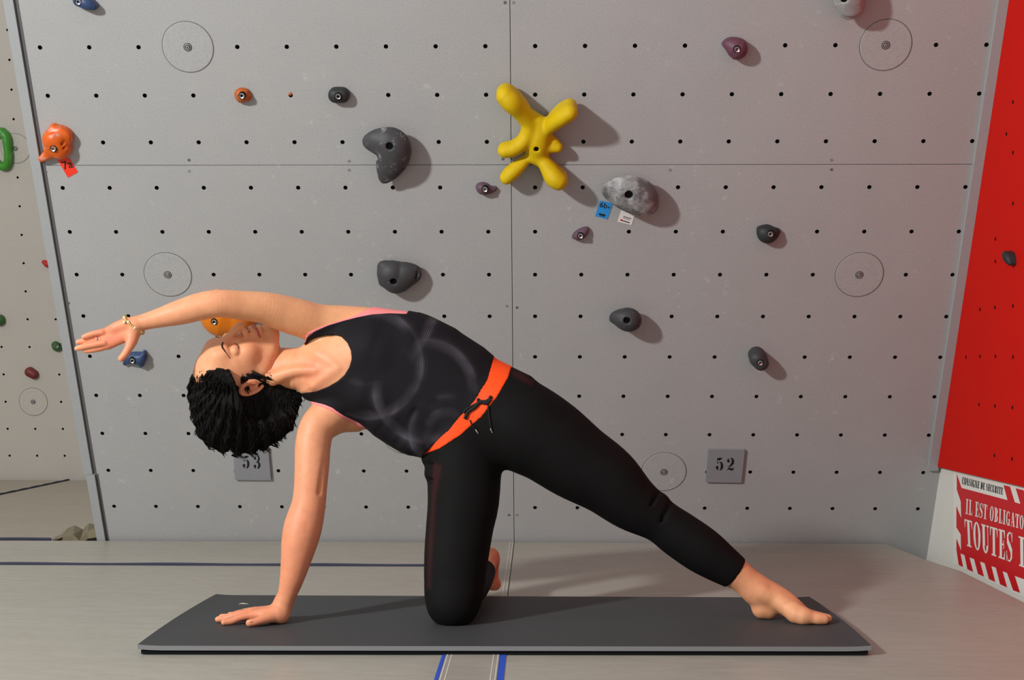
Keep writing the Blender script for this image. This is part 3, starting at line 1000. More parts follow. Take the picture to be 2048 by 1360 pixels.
def rc(x0, y0, x1, y1): return [((x0, y0), (x1, y0), (x1, y1), (x0, y1))]


def sk(pts, w):
    out = []
    n = len(pts)
    L = []; R = []
    for i, p in enumerate(pts):
        a = pts[max(0, i - 1)]; b = pts[min(n - 1, i + 1)]
        dx, dy = b[0] - a[0], b[1] - a[1]; l = math.hypot(dx, dy) or 1
        nx, ny = -dy / l * w[i] / 2, dx / l * w[i] / 2
        L.append((p[0] + nx, p[1] + ny)); R.append((p[0] - nx, p[1] - ny))
    return [(R[i], R[i + 1], L[i + 1], L[i]) for i in range(n - 1)]


def glyph(c):
    s, t = 0.24, 0.055       # thick stem, thin bar
    if c == 'I': return rc(.15, 0, .15 + s, 1) + rc(0.02, 0, .52, t) + rc(.02, 1 - t, .52, 1), .54
    if c == 'L': return rc(.12, 0, .12 + s, 1) + rc(0, 0, .66, t) + rc(0, 1 - t, .48, 1) + sk([(.60, 0.02), (.65, .32)], [.14, .03]), .70
    if c == 'E': return rc(.12, 0, .12 + s, 1) + rc(0, 0, .66, t) + rc(0, 1 - t, .64, 1) + rc(.3, .48, .55, .48 + t) + rc(.51, .36, .57, .66) + sk([(.60, .02), (.66, .3)], [.14, .03]) + sk([(.58, .98), (.63, .72)], [.14, .03]), .70
    if c == 'T': return rc(.25, 0, .25 + s, 1) + rc(.12, 0, .62, t) + rc(0, 1 - t, .74, 1) + sk([(.04, .98), (.0, .68)], [.12, .03]) + sk([(.70, .98), (.74, .68)], [.12, .03]), .76
    if c == 'O': return arc(.37, .5, .37, .52, .15, .46, 0, 360, 32), .76
    if c == 'D': return rc(.12, 0, .12 + s, 1) + arc(.3, .5, .44, .5, .2, .45, -90, 90, 18) + rc(0, 0, .32, t) + rc(0, 1 - t, .32, 1), .76
    if c == 'C': return arc(.37, .5, .37, .52, .15, .46, 50, 310, 24) + rc(.60, .66, .67, .98) + rc(.60, .04, .66, .3), .70
    if c == 'G': return arc(.37, .5, .37, .52, .15, .46, 50, 320, 24) + rc(.60, .66, .67, .98) + rc(.5, .0, .5 + s * .85, .42) + rc(.42, .40, .78, .40 + t), .78
    if c == 'U': return rc(.10, .25, .10 + s, 1) + rc(.62, .25, .62 + t, 1) + arc(.385, .27, .29, .29, .10, .22, 180, 360, 12) + rc(0, 1 - t, .44, 1) + rc(.52, 1 - t, .78, 1), .80
    if c == 'N': return rc(.10, 0, .10 + t, 1) + rc(.64, 0, .64 + t, 1) + sk([(.14, 1), (.66, 0)], [s, s]) + rc(0, 0, .26, t) + rc(.52, 1 - t, .80, 1) + rc(0, 1 - t, .2, 1), .82
    if c == 'A': return sk([(.10, 0), (.37, 1)], [.05, .05]) + sk([(.38, 1), (.62, 0)], [s, s]) + rc(.2, .28, .5, .28 + t) + rc(0, 0, .22, t) + rc(.44, 0, .78, t), .80
    if c == 'R': return rc(.12, 0, .12 + s, 1) + arc(.32, .745, .36, .255, .15, .205, -90, 90, 12) + sk([(.42, .5), (.58, .12), (.74, .03)], [s, s, .06]) + rc(0, 0, .46, t) + rc(0, 1 - t, .34, 1) + rc(.3, .48, .4, .48 + t), .78
    if c == 'B': return rc(.12, 0, .12 + s, 1) + arc(.32, .745, .34, .255, .13, .205, -90, 90, 12) + arc(.32, .265, .40, .265, .16, .215, -90, 90, 12) + rc(0, 0, .34, t) + rc(0, 1 - t, .34, 1), .76
    if c == 'S': return sk([(.58, .80), (.48, .96), (.30, .98), (.14, .86), (.16, .66), (.36, .52), (.54, .38), (.56, .16), (.40, .02), (.2, .03), (.08, .2)],
                           [.04, .05, .06, .15, .20, .23, .22, .16, .06, .05, .04]) + rc(.57, .68, .62, 1.0) + rc(.04, 0, .09, .34), .68
    return [], .32


def letter_obj(quads, fn, name, mat, parent):
    b = MB()
    for qi, q in enumerate(quads):
        # orient consistently
        a = sum((q[i][0] * q[(i + 1) % 4][1] - q[(i + 1) % 4][0] * q[i][1]) for i in range(4))
        if a < 0: q = q[::-1]
        pts = [(lambda w_: (w_[0], w_[1], w_[2] + 1.5e-5 * qi))(fn(*p)) for p in q]
        b.add(pts, [tuple(range(len(pts)))])
    return b.build(name, mat, parent)


# --- safety sign on the white base board, right
sg = tag(empty('safety_sign', matrix=BASE.mat(0, 0, 0.0)), 'red and white safety sign with French lettering on the white board under the red wall', 'sign')


def cpx(x, y): return (1748 + x / 3.7767, 860 + y / 3.7767)


def sgn_poly(pts, name, mat, h, th=0.0008):
    P = [BASE.hit(*cpx(*p), h) for p in pts]
    v = [(p[0], p[1], h) for p in P] + [(p[0], p[1], h - th) for p in P]
    n = len(P)
    a = sum(P[i][0] * P[(i + 1) % n][1] - P[(i + 1) % n][0] * P[i][1] for i in range(n))
    f = [tuple(range(n)) if a > 0 else tuple(range(n - 1, -1, -1))]
    for i in range(n):
        j = (i + 1) % n
        f.append((n + i, n + j, j, i) if a > 0 else (i, j, n + j, n + i))
    return link(name, mesh(name, v, f), mat, sg)


sgn_poly([(600, 318), (1500, 530), (1500, 1440), (600, 1010)], 'sign_board', M['sign_white'], 0.002, 0.0018)
red = [(625, 332), (660, 437), (1008, 530), (978, 416), (1026, 428), (1062, 546), (1105, 558), (1070, 440), (1128, 455), (1165, 573), (1208, 584), (1172, 465), (1500, 545),
       (1500, 1395), (1415, 1362), (1380, 1230), (1338, 1212), (1375, 1345), (1330, 1326), (1290, 1190), (1245, 1170), (1285, 1305), (1240, 1286), (1195, 1150), (1062, 1102), (1102, 1230), (1050, 1210), (1005, 1080), (970, 1066), (1005, 1190), (952, 1165), (920, 1040), (885, 1027),
       (915, 1148), (868, 1126), (835, 1006), (800, 993), (830, 1108), (785, 1087), (755, 975), (720, 962), (748, 1072), (705, 1052), (683, 945), (652, 932), (672, 1035), (640, 1020), (622, 905), (622, 820), (657, 912), (655, 790), (622, 735), (622, 575), (658, 668), (655, 540), (625, 450)]
sgn_poly(red, 'red_field', M['sign_red'], 0.0028, 0.0006)


def sign_text(txt, tl, bl_, tr, br_, mat, h=0.0036):
    gl = [glyph(c) for c in txt]
    W = sum(g[1] + 0.10 for g in gl) - 0.10
    x = 0
    for c, (qs, w) in zip(txt, gl):
        if qs:
            def fn(u, v, x=x):
                s = (x + u) / W
                top = np.array(tl) * (1 - s) + np.array(tr) * s
                bot = np.array(bl_) * (1 - s) + np.array(br_) * s
                q = bot * (1 - v) + top * v
                p = BASE.hit(*cpx(*q), h)
                return (p[0], p[1], h)
            letter_obj(qs, fn, 'letter', mat, sg)
        x += w + 0.10


sign_text('CONSIGNE DE SECURITE', (667, 354), (663, 408), (974, 436), (970, 489), M['sign_dark'])
sign_text('IL EST OBLIGATO', (694, 518), (690, 632), (1132, 650), (1130, 752), M['sign_white'])
sign_text('TOUTES', (684, 672), (694, 872), (1050, 778), (1046, 1003), M['sign_white'])
sign_text('L', (1092, 800), (1096, 1025), (1160, 822), (1160, 1050), M['sign_white'])


# --- number plates
def quadstroke_digit(d):
    if d == '5':
        return (sk([(.18, .93), (.40, .90), (.60, .96), (.74, 1.0)], [.14, .22, .13, .02]) + rc(.17, .54, .215, .9) + sk([(.19, .56), (.30, .64), (.46, .66)], [.05, .035, .03])
                + sk([(.44, .68), (.60, .62), (.68, .46), (.68, .28), (.60, .12), (.46, .02)], [.03, .17, .25, .27, .18, .04])
                + sk([(.30, .02), (.16, .14), (.10, .24)], [.03, .12, .08]) + arc(.17, .25, .15, .12, 0, 0, 0, 360, 14)), .86
    if d == '2':
        return (arc(.20, .76, .15, .12, 0, 0, 0, 360, 14) + sk([(.10, .84), (.18, .94), (.28, .98)], [.03, .05, .03])
                + sk([(.40, .995), (.56, .96), (.68, .80), (.66, .62), (.50, .44), (.30, .32), (.14, .26)], [.03, .14, .27, .27, .17, .08, .03])
                + sk([(.06, .02), (.20, .15), (.38, .13), (.56, .08), (.70, .12), (.78, .26)], [.03, .10, .19, .19, .12, .02])), .86
    if d == '3':
        return (arc(.18, .80, .13, .10, 0, 0, 0, 360, 14) + sk([(.14, .88), (.24, .97), (.34, .99)], [.03, .05, .03])
                + sk([(.42, .995), (.56, .95), (.63, .82), (.60, .66), (.48, .55), (.34, .53)], [.03, .12, .22, .22, .10, .03])
                + sk([(.36, .50), (.56, .48), (.68, .36), (.68, .20), (.58, .06), (.44, .01)], [.03, .12, .25, .27, .16, .03])
                + sk([(.30, .01), (.18, .06), (.10, .16)], [.03, .10, .08]) + arc(.17, .20, .14, .11, 0, 0, 0, 360, 14)), .84


def plate(tl, tr, br2, bl2, digs, boxes, label):
    C4 = [MAIN.hit(*q, 0.0) for q in (bl2, br2, tr, tl)]
    c = np.mean([q[:2] for q in C4], 0)
    root = tag(empty('number_plate', matrix=MAIN.mat(c[0], c[1])), label, 'number plate')
    MB().prism([(q[0] - c[0], q[1] - c[1]) for q in C4], 0.0005, 0.011).build('board', M['plate'], root)
    for d, (x0, y0, x1, y1) in zip(digs, boxes):
        qs, w = quadstroke_digit(d)

        def fn(u, v):
            p = MAIN.hit(x0 + (x1 - x0) * u / 0.8, y1 + (y0 - y1) * v, 0.0116)
            return (p[0] - c[0], p[1] - c[1], 0.0116)
        letter_obj(qs, fn, 'digit', M['ink'], root)
    for (cx_, cy_) in ((0, 1), (1, 0)):
        pass
    return root


plate((1416, 896), (1489, 897), (1482, 962.5), (1411, 961.5), '52', [(1431, 916, 1446, 941), (1453, 916, 1468, 941)], 'grey square plate with the stencilled number 52, above the outstretched leg')
plate((467, 893), (537, 893), (543, 957.5), (471, 957), '53', [(485, 912, 498.5, 937), (507, 912, 520.5, 937)], 'grey square plate with the stencilled number 53, half hidden under the hair')


# --- grade cards
def text_me(body, size):
    c = bpy.data.curves.new('txt', 'FONT'); c.body = body; c.size = size; c.extrude = 0.0; c.align_x = 'CENTER'; c.align_y = 'CENTER'; c.offset = size * 0.012
    o = bpy.data.objects.new('txt', c); COL.objects.link(o)
    dg = bpy.context.evaluated_depsgraph_get()
    me = bpy.data.meshes.new_from_object(o.evaluated_get(dg)); bpy.data.objects.remove(o)
    return me


def card(pl, quad, mat, label, h=0.0015):
    """quad: tl, tr, br, bl in pixels"""
    Q = [pl.hit(*q) for q in quad]
    c = np.mean([q[:2] for q in Q], 0)
    e = (Q[1] - Q[0])[:2] + (Q[2] - Q[3])[:2]
    rot = math.atan2(e[1], e[0])
    root = tag(empty('grade_card', matrix=pl.mat(c[0], c[1], 0.0, rot)), label, 'card')
    cr, sr = math.cos(-rot), math.sin(-rot)
    L = [((q[0] - c[0]) * cr - (q[1] - c[1]) * sr, (q[0] - c[0]) * sr + (q[1] - c[1]) * cr) for q in Q]
    MB().prism(L[::-1], 0.0004, h).build('paper', mat, root)
    w = abs(L[1][0] - L[0][0]); hh = abs(L[0][1] - L[3][1])
    return root, w, hh


def put_text(root, body, size, x, y, mat, h=0.0019, name='lettering'):
    me = text_me(body, size)
    o = link(name, me, mat, root)
    me.materials.clear(); me.materials.append(mat)
    o.matrix_local = Matrix.Translation((x, y, h))


r, w, h = card(MAIN, [(114, 317), (139, 316), (156, 344), (136, 355)], M['card_red'], 'bright red-orange card reading 7a below the chalky orange hold')
put_text(r, '7a', h * 0.55, 0, h * 0.08, M['ink'])
r, w, h = card(MAIN, [(1200, 401), (1226, 406.5), (1215, 438.5), (1190, 432)], M['card_blue'], 'light blue card reading 6b+ under the silver-grey hold')
put_text(r, '6b', h * 0.46, -w * 0.12, h * 0.26, M['ink'])
put_text(r, '+', h * 0.34, w * 0.30, h * 0.20, M['ink'])
MB().box((-w * .28, -h * .36, .0016), (w * .22, -h * .26, .0019)).build('print_line', M['ink'], r)
MB().box((-w * .18, -h * .42, .0016), (w * .20, -h * .38, .0019)).build('print_line', M['ink'], r)
r, w, h = card(MAIN, [(1243, 418), (1270, 428), (1263, 450), (1235, 443)], M['card_white'], 'small white printed card under the silver-grey hold')
MB().box((-w * .22, -h * .02, .0016), (w * .34, h * .05, .0019)).build('print_line', M['groove'], r)
MB().box((-w * .22, -h * .12, .0016), (w * .26, -h * .08, .0019)).build('print_line', M['groove'], r)
MB().box((-w * .34, -h * .36, .0016), (-w * .2, -h * .24, .0019)).build('print_mark', M['sign_red'], r)
MB().box((-w * .2, -h * .35, .0016), (w * .34, -h * .27, .0019)).build('print_line', M['sign_dark'], r)
# ------------------------------------------------------------------ the woman
ORG = np.array([-0.22, 3.78, MT])
person = tag(empty('person', tuple(ORG)), 'woman in black sportswear kneeling in a side bend, one arm arched over her face', 'person')


def W(px, py, Y): return onY(px, py, Y)


def ch(st, k=0.01, ry=1.0, m=3):
    """stations (px, py, radius px, Y)"""
    P = [W(a[0], a[1], a[3]) for a in st]; R = [a[2] * a[3] / FPX for a in st]
    return Chain(P, R, k, ry, m)


def pw(pts, Y): return [(lambda q: (q[0], q[2]))(W(x, y, Y)) for x, y in pts]


# head frame
hF = np.array([-0.20, -0.35, 0.915]); hF /= np.linalg.norm(hF)
hU = np.array([-0.93, -0.331, -0.33]); hU -= hF * (hU @ hF); hU /= np.linalg.norm(hU)
hS = np.cross(hF, hU)
HS = 1.13
HY = 3.80
_c, _s = math.cos(math.radians(11)), math.sin(math.radians(11))
hF, hS = hF * _c + hS * _s, hS * _c - hF * _s
HC = W(477, 735.5, HY)


def H(f, u, s): return HC + HS * (hF * f + hU * u + hS * s)


HA = np.array([hF, hU, hS])


def hell(c, r, k): return Ell(H(*c), np.array(r) * HS, HA, k)


def hch(pts, k, m=2):
    return Chain([H(*p[:3]) for p in pts], [p[3] * HS for p in pts], k, 1.0, m)


head = [hell((-.012, .028, 0), (.092, .086, .073), .01),
        hell((.022, -.030, 0), (.064, .078, .059), .03),
        hell((.040, -.062, 0), (.040, .046, .043), .02),
        hch([(.074, -.098, .004, .016), (.074, -.098, -.004, .016)], .022),
        hch([(.060, .040, .022, .024), (.060, .040, -.022, .024)], .02)]
for s in (1, -1):
    head += [hch([(.000, -.050, .052 * s, .014), (.038, -.082, .038 * s, .014), (.066, -.100, .014 * s, .013)], .02),
             hch([(.074, .022, .012 * s, .010), (.070, .024, .032 * s, .010)], .016),
             hell((.052, -.028, .040 * s), (.024, .022, .020), .018)]
head += [Sub(hell((.088, .002, .034 * s), (.016, .012, .018), .0), .010) for s in (1, -1)]
head += [hell((.0665, .002, .035 * s), (.0150, .0135, .0165), .004) for s in (1, -1)]
head += [hch([(.083, .016, 0, .0085), (.096, -.005, 0, .0085), (.108, -.026, 0, .0100), (.110, -.033, 0, .0098)], .009),
         hch([(.097, -.036, .011, .0080), (.088, -.036, .017, .0065)], .005), hch([(.097, -.036, -.011, .0080), (.088, -.036, -.017, .0065)], .005),
         Sub(hch([(.100, -.0475, .0075, .0040), (.090, -.0425, .0110, .0042)], 0), .002), Sub(hch([(.100, -.0475, -.0075, .0040), (.090, -.0425, -.0110, .0042)], 0), .002),
         hch([(.084, -.056, .012, .010), (.084, -.056, -.012, .010)], .012),
         hch([(.076, -.0645, .024, .0035), (.089, -.0615, .009, .0058), (.090, -.0620, 0, .0055), (.089, -.0615, -.009, .0058), (.076, -.0645, -.024, .0035)], .004),
         hch([(.075, -.0685, .022, .0035), (.086, -.0730, .009, .0066), (.088, -.0735, 0, .0068), (.086, -.0730, -.009, .0066), (.075, -.0685, -.022, .0035)], .004),
         Sub(hch([(.079, -.0665, .029, .0014), (.094, -.0672, .012, .0018), (.097, -.0672, 0, .0018), (.094, -.0672, -.012, .0018), (.079, -.0665, -.029, .0014)], 0), .003)]
# ears
for s in (1, -1):
    e0 = []
    for a in range(-60, 240, 30):
        t = math.radians(a)
        e0.append((-.020 - .015 * math.sin(t) * 0 + .016 * math.cos(t + math.pi) * 1.0, -.008 + .030 * math.sin(t) * 1.0, (.078 + .004 * math.sin(t)) * s, .0048))
    head += [hch([(-.016, -.012, .070 * s, .016), (-.018, .006, .071 * s, .014)], .006)]
    head += [hch(e0, .003), hch([(-.010, -.030, .074 * s, .0075), (-.012, -.036, .074 * s, .007)], .004), Sub(hell((-.018, -.004, .088 * s), (.010, .019, .010), 0), .004)]


class Group:
    """several shapes evaluated together, then merged into the rest with a small blend"""

    def __init__(s, sh, k):
        s.sh = sh; s.k = k
        s.lo = np.min([q.lo for q in sh], 0); s.hi = np.max([q.hi for q in sh], 0)

    def ev(s, X, Y, Z):
        xs, ys, zs = X.ravel(), Y.ravel(), Z.ravel()
        g = Grid(xs, ys, zs)
        fill(g, s.sh)
        return g.F


HEAD = Group(head, 0.003)

TOR = [(604, 700), (612, 684), (640, 664), (686, 640), (742, 624), (811, 625), (839, 629), (867, 641), (923, 671), (965, 698), (992, 721), (1021, 737), (1058, 757), (1075, 800), (1050, 880), (960, 930),
       (880, 930), (853, 908), (838, 902), (815, 890), (790, 874), (756, 862), (717, 845), (686, 831), (655, 815), (620, 800), (604, 785), (600, 740)]
YT = 3.80
torso = Inflate(pw(TOR, YT), YT, 0.098, 0.135, 0.02)
chest = [ch([(745, 700, 44, 3.765), (760, 706, 40, 3.762)], .03), ch([(735, 785, 42, 3.765), (752, 790, 38, 3.762)], .03),
         ch([(640, 708, 9, 3.735), (662, 722, 9, 3.722), (676, 735, 8, 3.716)], .012), ch([(628, 770, 9, 3.735), (655, 752, 9, 3.722), (676, 738, 8, 3.716)], .012)]
neck = [ch([(520, 738, 44, 3.83), (560, 737, 42, 3.82), (600, 738, 43, 3.80), (640, 740, 52, 3.80)], .018, .92),
        ch([(545, 757, 15, 3.765), (590, 742, 10, 3.745), (632, 741, 9, 3.728)], .014)]
pelvis = [ch([(930, 872, 70, 3.80), (985, 832, 74, 3.80)], .03, .85)]
legR = [ch([(925, 880, 71, 3.80), (928, 930, 72, 3.79), (927, 1000, 69, 3.78), (920, 1050, 65, 3.77), (913, 1110, 62, 3.755), (909, 1170, 58, 3.74), (906, 1204, 51, 3.725)], .025),
        Chain([P3(908, 3.73, .10), P3(925, 3.82, .100), P3(940, 3.95, .092), P3(955, 4.08, .090), P3(968, 4.18, .10)], [.066, .060, .054, .044, .034], .02)]
legL = [ch([(1000, 822, 78, 3.80), (1042, 850, 88, 3.80), (1095, 880, 83, 3.80), (1150, 920, 76, 3.80), (1210, 958, 67, 3.80), (1262, 1004, 54, 3.80), (1318, 1040, 42, 3.80), (1360, 1070, 44, 3.80),
            (1402, 1099, 44, 3.80), (1438, 1124, 38, 3.80), (1478, 1151, 30, 3.80), (1503, 1171, 28.5, 3.80), (1522, 1186, 27, 3.80)], .03, m=6)]
footR = [Chain([W(962, 1135, 4.17), W(978, 1118, 4.24)], [.034, .030], .012), Chain([W(982, 1112, 4.25), W(984, 1120, 4.255), W(986, 1142, 4.255), W(986, 1162, 4.25), P3(986, 4.245, .045)], [.026, .025, .017, .018, .0205], .008),
         Chain([P3(975, 4.26, .043), P3(990, 4.25, .043)], [.018, .019], .008)]
for i_, xx in enumerate((968, 976, 984, 991)):
    footR.append(Chain([P3(xx, 4.255, .042), P3(xx, 4.29, .034)], [.0095, .008], .003))
Z = MT
footL = [ch([(1508, 1177, 27, 3.80), (1520, 1196, 23, 3.802), (1525, 1215, 20, 3.80)], .014),
         Chain([P3(1527, 3.805, Z + .030), P3(1538, 3.80, Z + .024)], [.030, .024], .012),
         ch([(1515, 1180, 27, 3.80), (1538, 1187, 25, 3.80), (1566, 1203, 24, 3.79), (1586, 1218, 22, 3.775), (1602, 1230, 19, 3.765)], .014),
         Chain([P3(1585, 3.80, Z + .030), P3(1606, 3.785, Z + .020)], [.024, .018], .012),
         ch([(1548, 1196, 17, 3.775), (1572, 1213, 17, 3.76), (1588, 1226, 16, 3.748)], .014),
         Chain([P3(1594, 3.735, Z + .027), P3(1606, 3.728, Z + .0235)], [.0245, .0225], .018),
         Chain([P3(1606, 3.727, Z + .022), P3(1625, 3.724, Z + .0185), P3(1636, 3.722, Z + .0165), P3(1648, 3.722, Z + .0150)], [.0215, .0165, .0158, .0140], .010),
         ch([(1527, 1186, 9, 3.768), (1531, 1189, 8, 3.767)], .022)]
for (y_, x0, x1, r_) in ((3.749, 1618, 1656, .0115), (3.770, 1614, 1652, .0105), (3.789, 1609, 1645, .0098), (3.806, 1602, 1636, .009)):
    footL.append(Chain([P3(x0, y_, Z + .022), P3((x0 + x1) / 2, y_, Z + .017), P3(x1, y_, Z + r_ + .001)], [r_ * 1.3, r_, r_ * .95], .004))

armR = [ch([(690, 800, 40, 3.79), (655, 832, 38, 3.78), (634, 856, 35.5, 3.765), (626, 890, 35.5, 3.755), (624, 930, 34.5, 3.745), (621, 975, 33, 3.735), (617, 1010, 34, 3.73), (607, 1050, 38, 3.725), (600, 1080, 36.5, 3.72),
            (592, 1120, 30, 3.715), (583, 1160, 23.5, 3.71), (574, 1190, 18.5, 3.71), (566, 1212, 17.5, 3.71)], .014, m=6),
        ch([(648, 850, 26, 3.79), (680, 842, 24, 3.81), (712, 838, 26, 3.82)], .022),
        ch([(605, 1060, 10, 3.70), (590, 1090, 12, 3.70)], .02)]
armL = [ch([(800, 668, 42, 3.82), (742, 660, 45, 3.82), (690, 653, 42, 3.81), (640, 647, 38.5, 3.785), (600, 636, 37.5, 3.755), (565, 626, 36, 3.73), (530, 616, 32, 3.70), (485, 611, 29.5, 3.67), (440, 607, 27.5, 3.64), (405, 612, 28, 3.635),
            (362, 624, 25.5, 3.63), (322, 635, 20, 3.625), (288, 644, 16.5, 3.62), (262, 652, 17, 3.62)], .014, m=6),
        ch([(622, 660, 18, 3.77), (660, 672, 16, 3.77)], .015),
        ch([(433, 584, 5, 3.645), (425, 586, 4, 3.645)], .008)]


def q(px, Y, h): return P3(px, Y, Z + h)


# supporting hand: heel of the palm, spread fingers, thumb nearest the camera
muscle = [Sub(ch([(660, 868, 4, 3.712), (652, 920, 4, 3.708), (640, 985, 3, 3.700)], 0), .012), Sub(ch([(668, 862, 5, 3.725), (690, 868, 4, 3.735)], 0), .012), Sub(ch([(612, 1062, 2.5, 3.668), (616, 1045, 2.5, 3.672)], 0), .008),
          Sub(ch([(640, 668, 4, 3.735), (690, 665, 4, 3.745)], 0), .012)]
handR = [Chain([q(566, 3.715, .055), q(560, 3.712, .040)], [.024, .024], .012),
         Chain([q(562, 3.700, .024), q(556, 3.735, .024)], [.0235, .0235], .012),
         Chain([q(556, 3.695, .030), q(506, 3.695, .024)], [.019, .0145], .010),
         Chain([q(556, 3.712, .030), q(506, 3.716, .027)], [.019, .0145], .010),
         Chain([q(556, 3.728, .028), q(508, 3.737, .025)], [.018, .0135], .010),
         Chain([q(556, 3.740, .025), q(512, 3.757, .021)], [.017, .0125], .010),
         Chain([q(552, 3.690, .026), q(528, 3.668, .019), q(512, 3.655, .014), q(499, 3.650, .0115)], [.019, .0135, .0105, .0100], .008)]
for (y0, y1, x0, x1, x2, x3, r0) in ((3.693, 3.672, 508, 482, 463, 448, .0092), (3.716, 3.712, 506, 475, 452, 436, .0094), (3.737, 3.748, 508, 479, 458, 443, .0090), (3.757, 3.785, 512, 489, 472, 460, .0080)):
    handR.append(Chain([q(x0, y0, .026), q(x1, (y0 * 2 + y1) / 3, .020), q(x2, (y0 + y1 * 2) / 3, .0105), q(x3, y1, .0088)], [r0 * 1.25, r0 * 1.08, r0, r0 * .88], .003))

# raised hand, palm to the camera
YH = 3.615
handL = [ch([(270, 650, 15, YH), (245, 652, 12, YH), (206, 665, 7.5, YH)], .008), ch([(270, 654, 14, YH), (240, 664, 10.5, YH), (208, 677, 7.5, YH)], .008),
         ch([(268, 660, 14, YH), (238, 674, 10.5, YH), (211, 687, 7.5, YH)], .008), ch([(266, 664, 14, YH), (240, 680, 9, YH), (217, 692, 7.5, YH + .004)], .008),
         ch([(266, 664, 13, YH), (264, 680, 12, YH - .012), (257, 697, 8.5, YH - .02), (249, 710, 7.8, YH - .024), (242.5, 717, 6.8, YH - .026)], .008),
         ch([(250, 648, 11, YH - .008), (230, 656, 9, YH - .006)], .010)]
for st in ([(206, 664, 7.2), (190, 667, 6.4), (176, 671, 6.0), (168, 674, 5.2)], [(208, 675, 7.2), (186, 679, 6.5), (168, 682, 6.3), (157, 684, 5.4)],
           [(210, 685, 7.2), (186, 690, 6.5), (166, 694, 6.3), (154, 697, 5.3)], [(216, 691, 7.2), (200, 696.5, 6.6), (182, 700, 6.1), (170, 701.5, 5.2)]):
    i_ = len(handL)
    handL.append(ch([(a, b, c, YH + (0.004 if i_ % 2 else -0.005) - .002 * j) for j, (a, b, c) in enumerate(st)], .0025))

BODY = [torso] + chest + neck + pelvis + legR + legL + footR + footL + armR + armL + muscle + handR + handL + [HEAD]

TP = [(604, 692), (613, 684.5), (628, 677), (648, 671), (668, 669.5), (684, 674), (697, 686), (705, 702), (706.5, 718), (702, 734), (692, 750), (678, 762), (658, 773), (632, 783), (598, 787),
      (596, 800), (628, 805), (648, 809), (664, 815), (686, 831), (716, 848), (737, 866), (752, 885), (790, 940), (826, 945), (847, 909), (873, 884), (904, 856), (923, 831), (951, 803), (977, 759), (988, 712),
      (1010, 690), (960, 640), (850, 590), (815, 600), (811, 627), (776, 625.5), (742, 628), (712, 634), (686, 641), (655, 651), (630, 663), (612, 676)]
LEGP = [(846, 905), (873, 890), (904, 862), (923, 837), (951, 809), (985, 775), (1003, 728), (1035, 700), (1600, 700), (1600, 980), (1494.5, 1125), (1457, 1176), (1440, 1210), (1200, 1400), (832, 1400), (832, 920)]


def COVER():
    # the skin lies a little deeper where clothes cover it
    for pts, y0, y1 in ((TP, 3.735, 9), (LEGP, 3.76, 4.13), ([(826, 890), (985, 690), (1040, 690), (1030, 760), (960, 850), (846, 930)], 3.74, 9)):
        P = pw(pts, y0)
        d = poly_sd(P, G.x[0][:, None], G.x[2][None, :])
        add = np.clip((-d - .003) / .010, 0, 1) * .012
        ym = (G.x[1] < y1)
        i0 = np.where(add.max(1) > 0)[0]; k0 = np.where(add.max(0) > 0)[0]
        si = slice(i0[0], i0[-1] + 1); sk_ = slice(k0[0], k0[-1] + 1); sj = slice(0, int(ym.sum()))
        G.F[si, sj, sk_] += add[si, None, sk_].astype(np.float32)


x0w, x1w = W(138, 690, 3.6)[0], W(1672, 1240, 3.7)[0]
fx = [(W(140, 690, 3.6)[0], W(282, 690, 3.6)[0], .0021), (W(415, 690, 3.7)[0], W(592, 690, 3.7)[0], .0017), (W(1590, 1240, 3.7)[0], W(1668, 1240, 3.7)[0], .0024)]
fz = [(W(500, 795, 3.7)[2], W(500, 628, 3.7)[2], .0017), (MT, MT + .07, .0024)]
GX = axis(x0w, x1w, .0040, fx)
GY = axis(3.56, 4.33, .0034, [(4.0, 4.4, .005), (3.60, 3.80, .0024)])
GZ = axis(MT - .008, W(500, 572, 3.65)[2], .0040, fz)
G = Grid(GX, GY, GZ)
fill(G, BODY)
COVER()
# everything stays above the mat
G.F = np.maximum(G.F, (MT + 0.0006 - G.x[2])[None, None, :])
BF = G
Vb, Qb = nets(G, 1)


def gsample(Gd, P):
    """trilinear sample of a grid field"""
    P = np.atleast_2d(P)
    idx = []; fr = []
    for a in range(3):
        i = np.clip(np.searchsorted(Gd.x[a], P[:, a]) - 1, 0, len(Gd.x[a]) - 2)
        f = (P[:, a] - Gd.x[a][i]) / (Gd.x[a][i + 1] - Gd.x[a][i])
        idx.append(i); fr.append(np.clip(f, 0, 1))
    out = 0
    for a in (0, 1):
        for b in (0, 1):
            for c in (0, 1):
                w = (fr[0] if a else 1 - fr[0]) * (fr[1] if b else 1 - fr[1]) * (fr[2] if c else 1 - fr[2])
                out = out + w * Gd.F[idx[0] + a, idx[1] + b, idx[2] + c]
    return out


def shoot(o, d, tmax=0.12, Gd=None, n=240):
    """first surface point from o along unit d"""
    t = np.linspace(0, tmax, n)
    v = gsample(Gd or BF, o + t[:, None] * d)
    i = np.argmax(v < 0)
    return o + t[i] * d if v[i] < 0 else None


def onbody(px, py, Gd=None):
    d = ray(px, py); o = CC + d * (3.5 / d[1]); L = np.linalg.norm(d)
    return shoot(o, d / L, 0.45, Gd, 700)


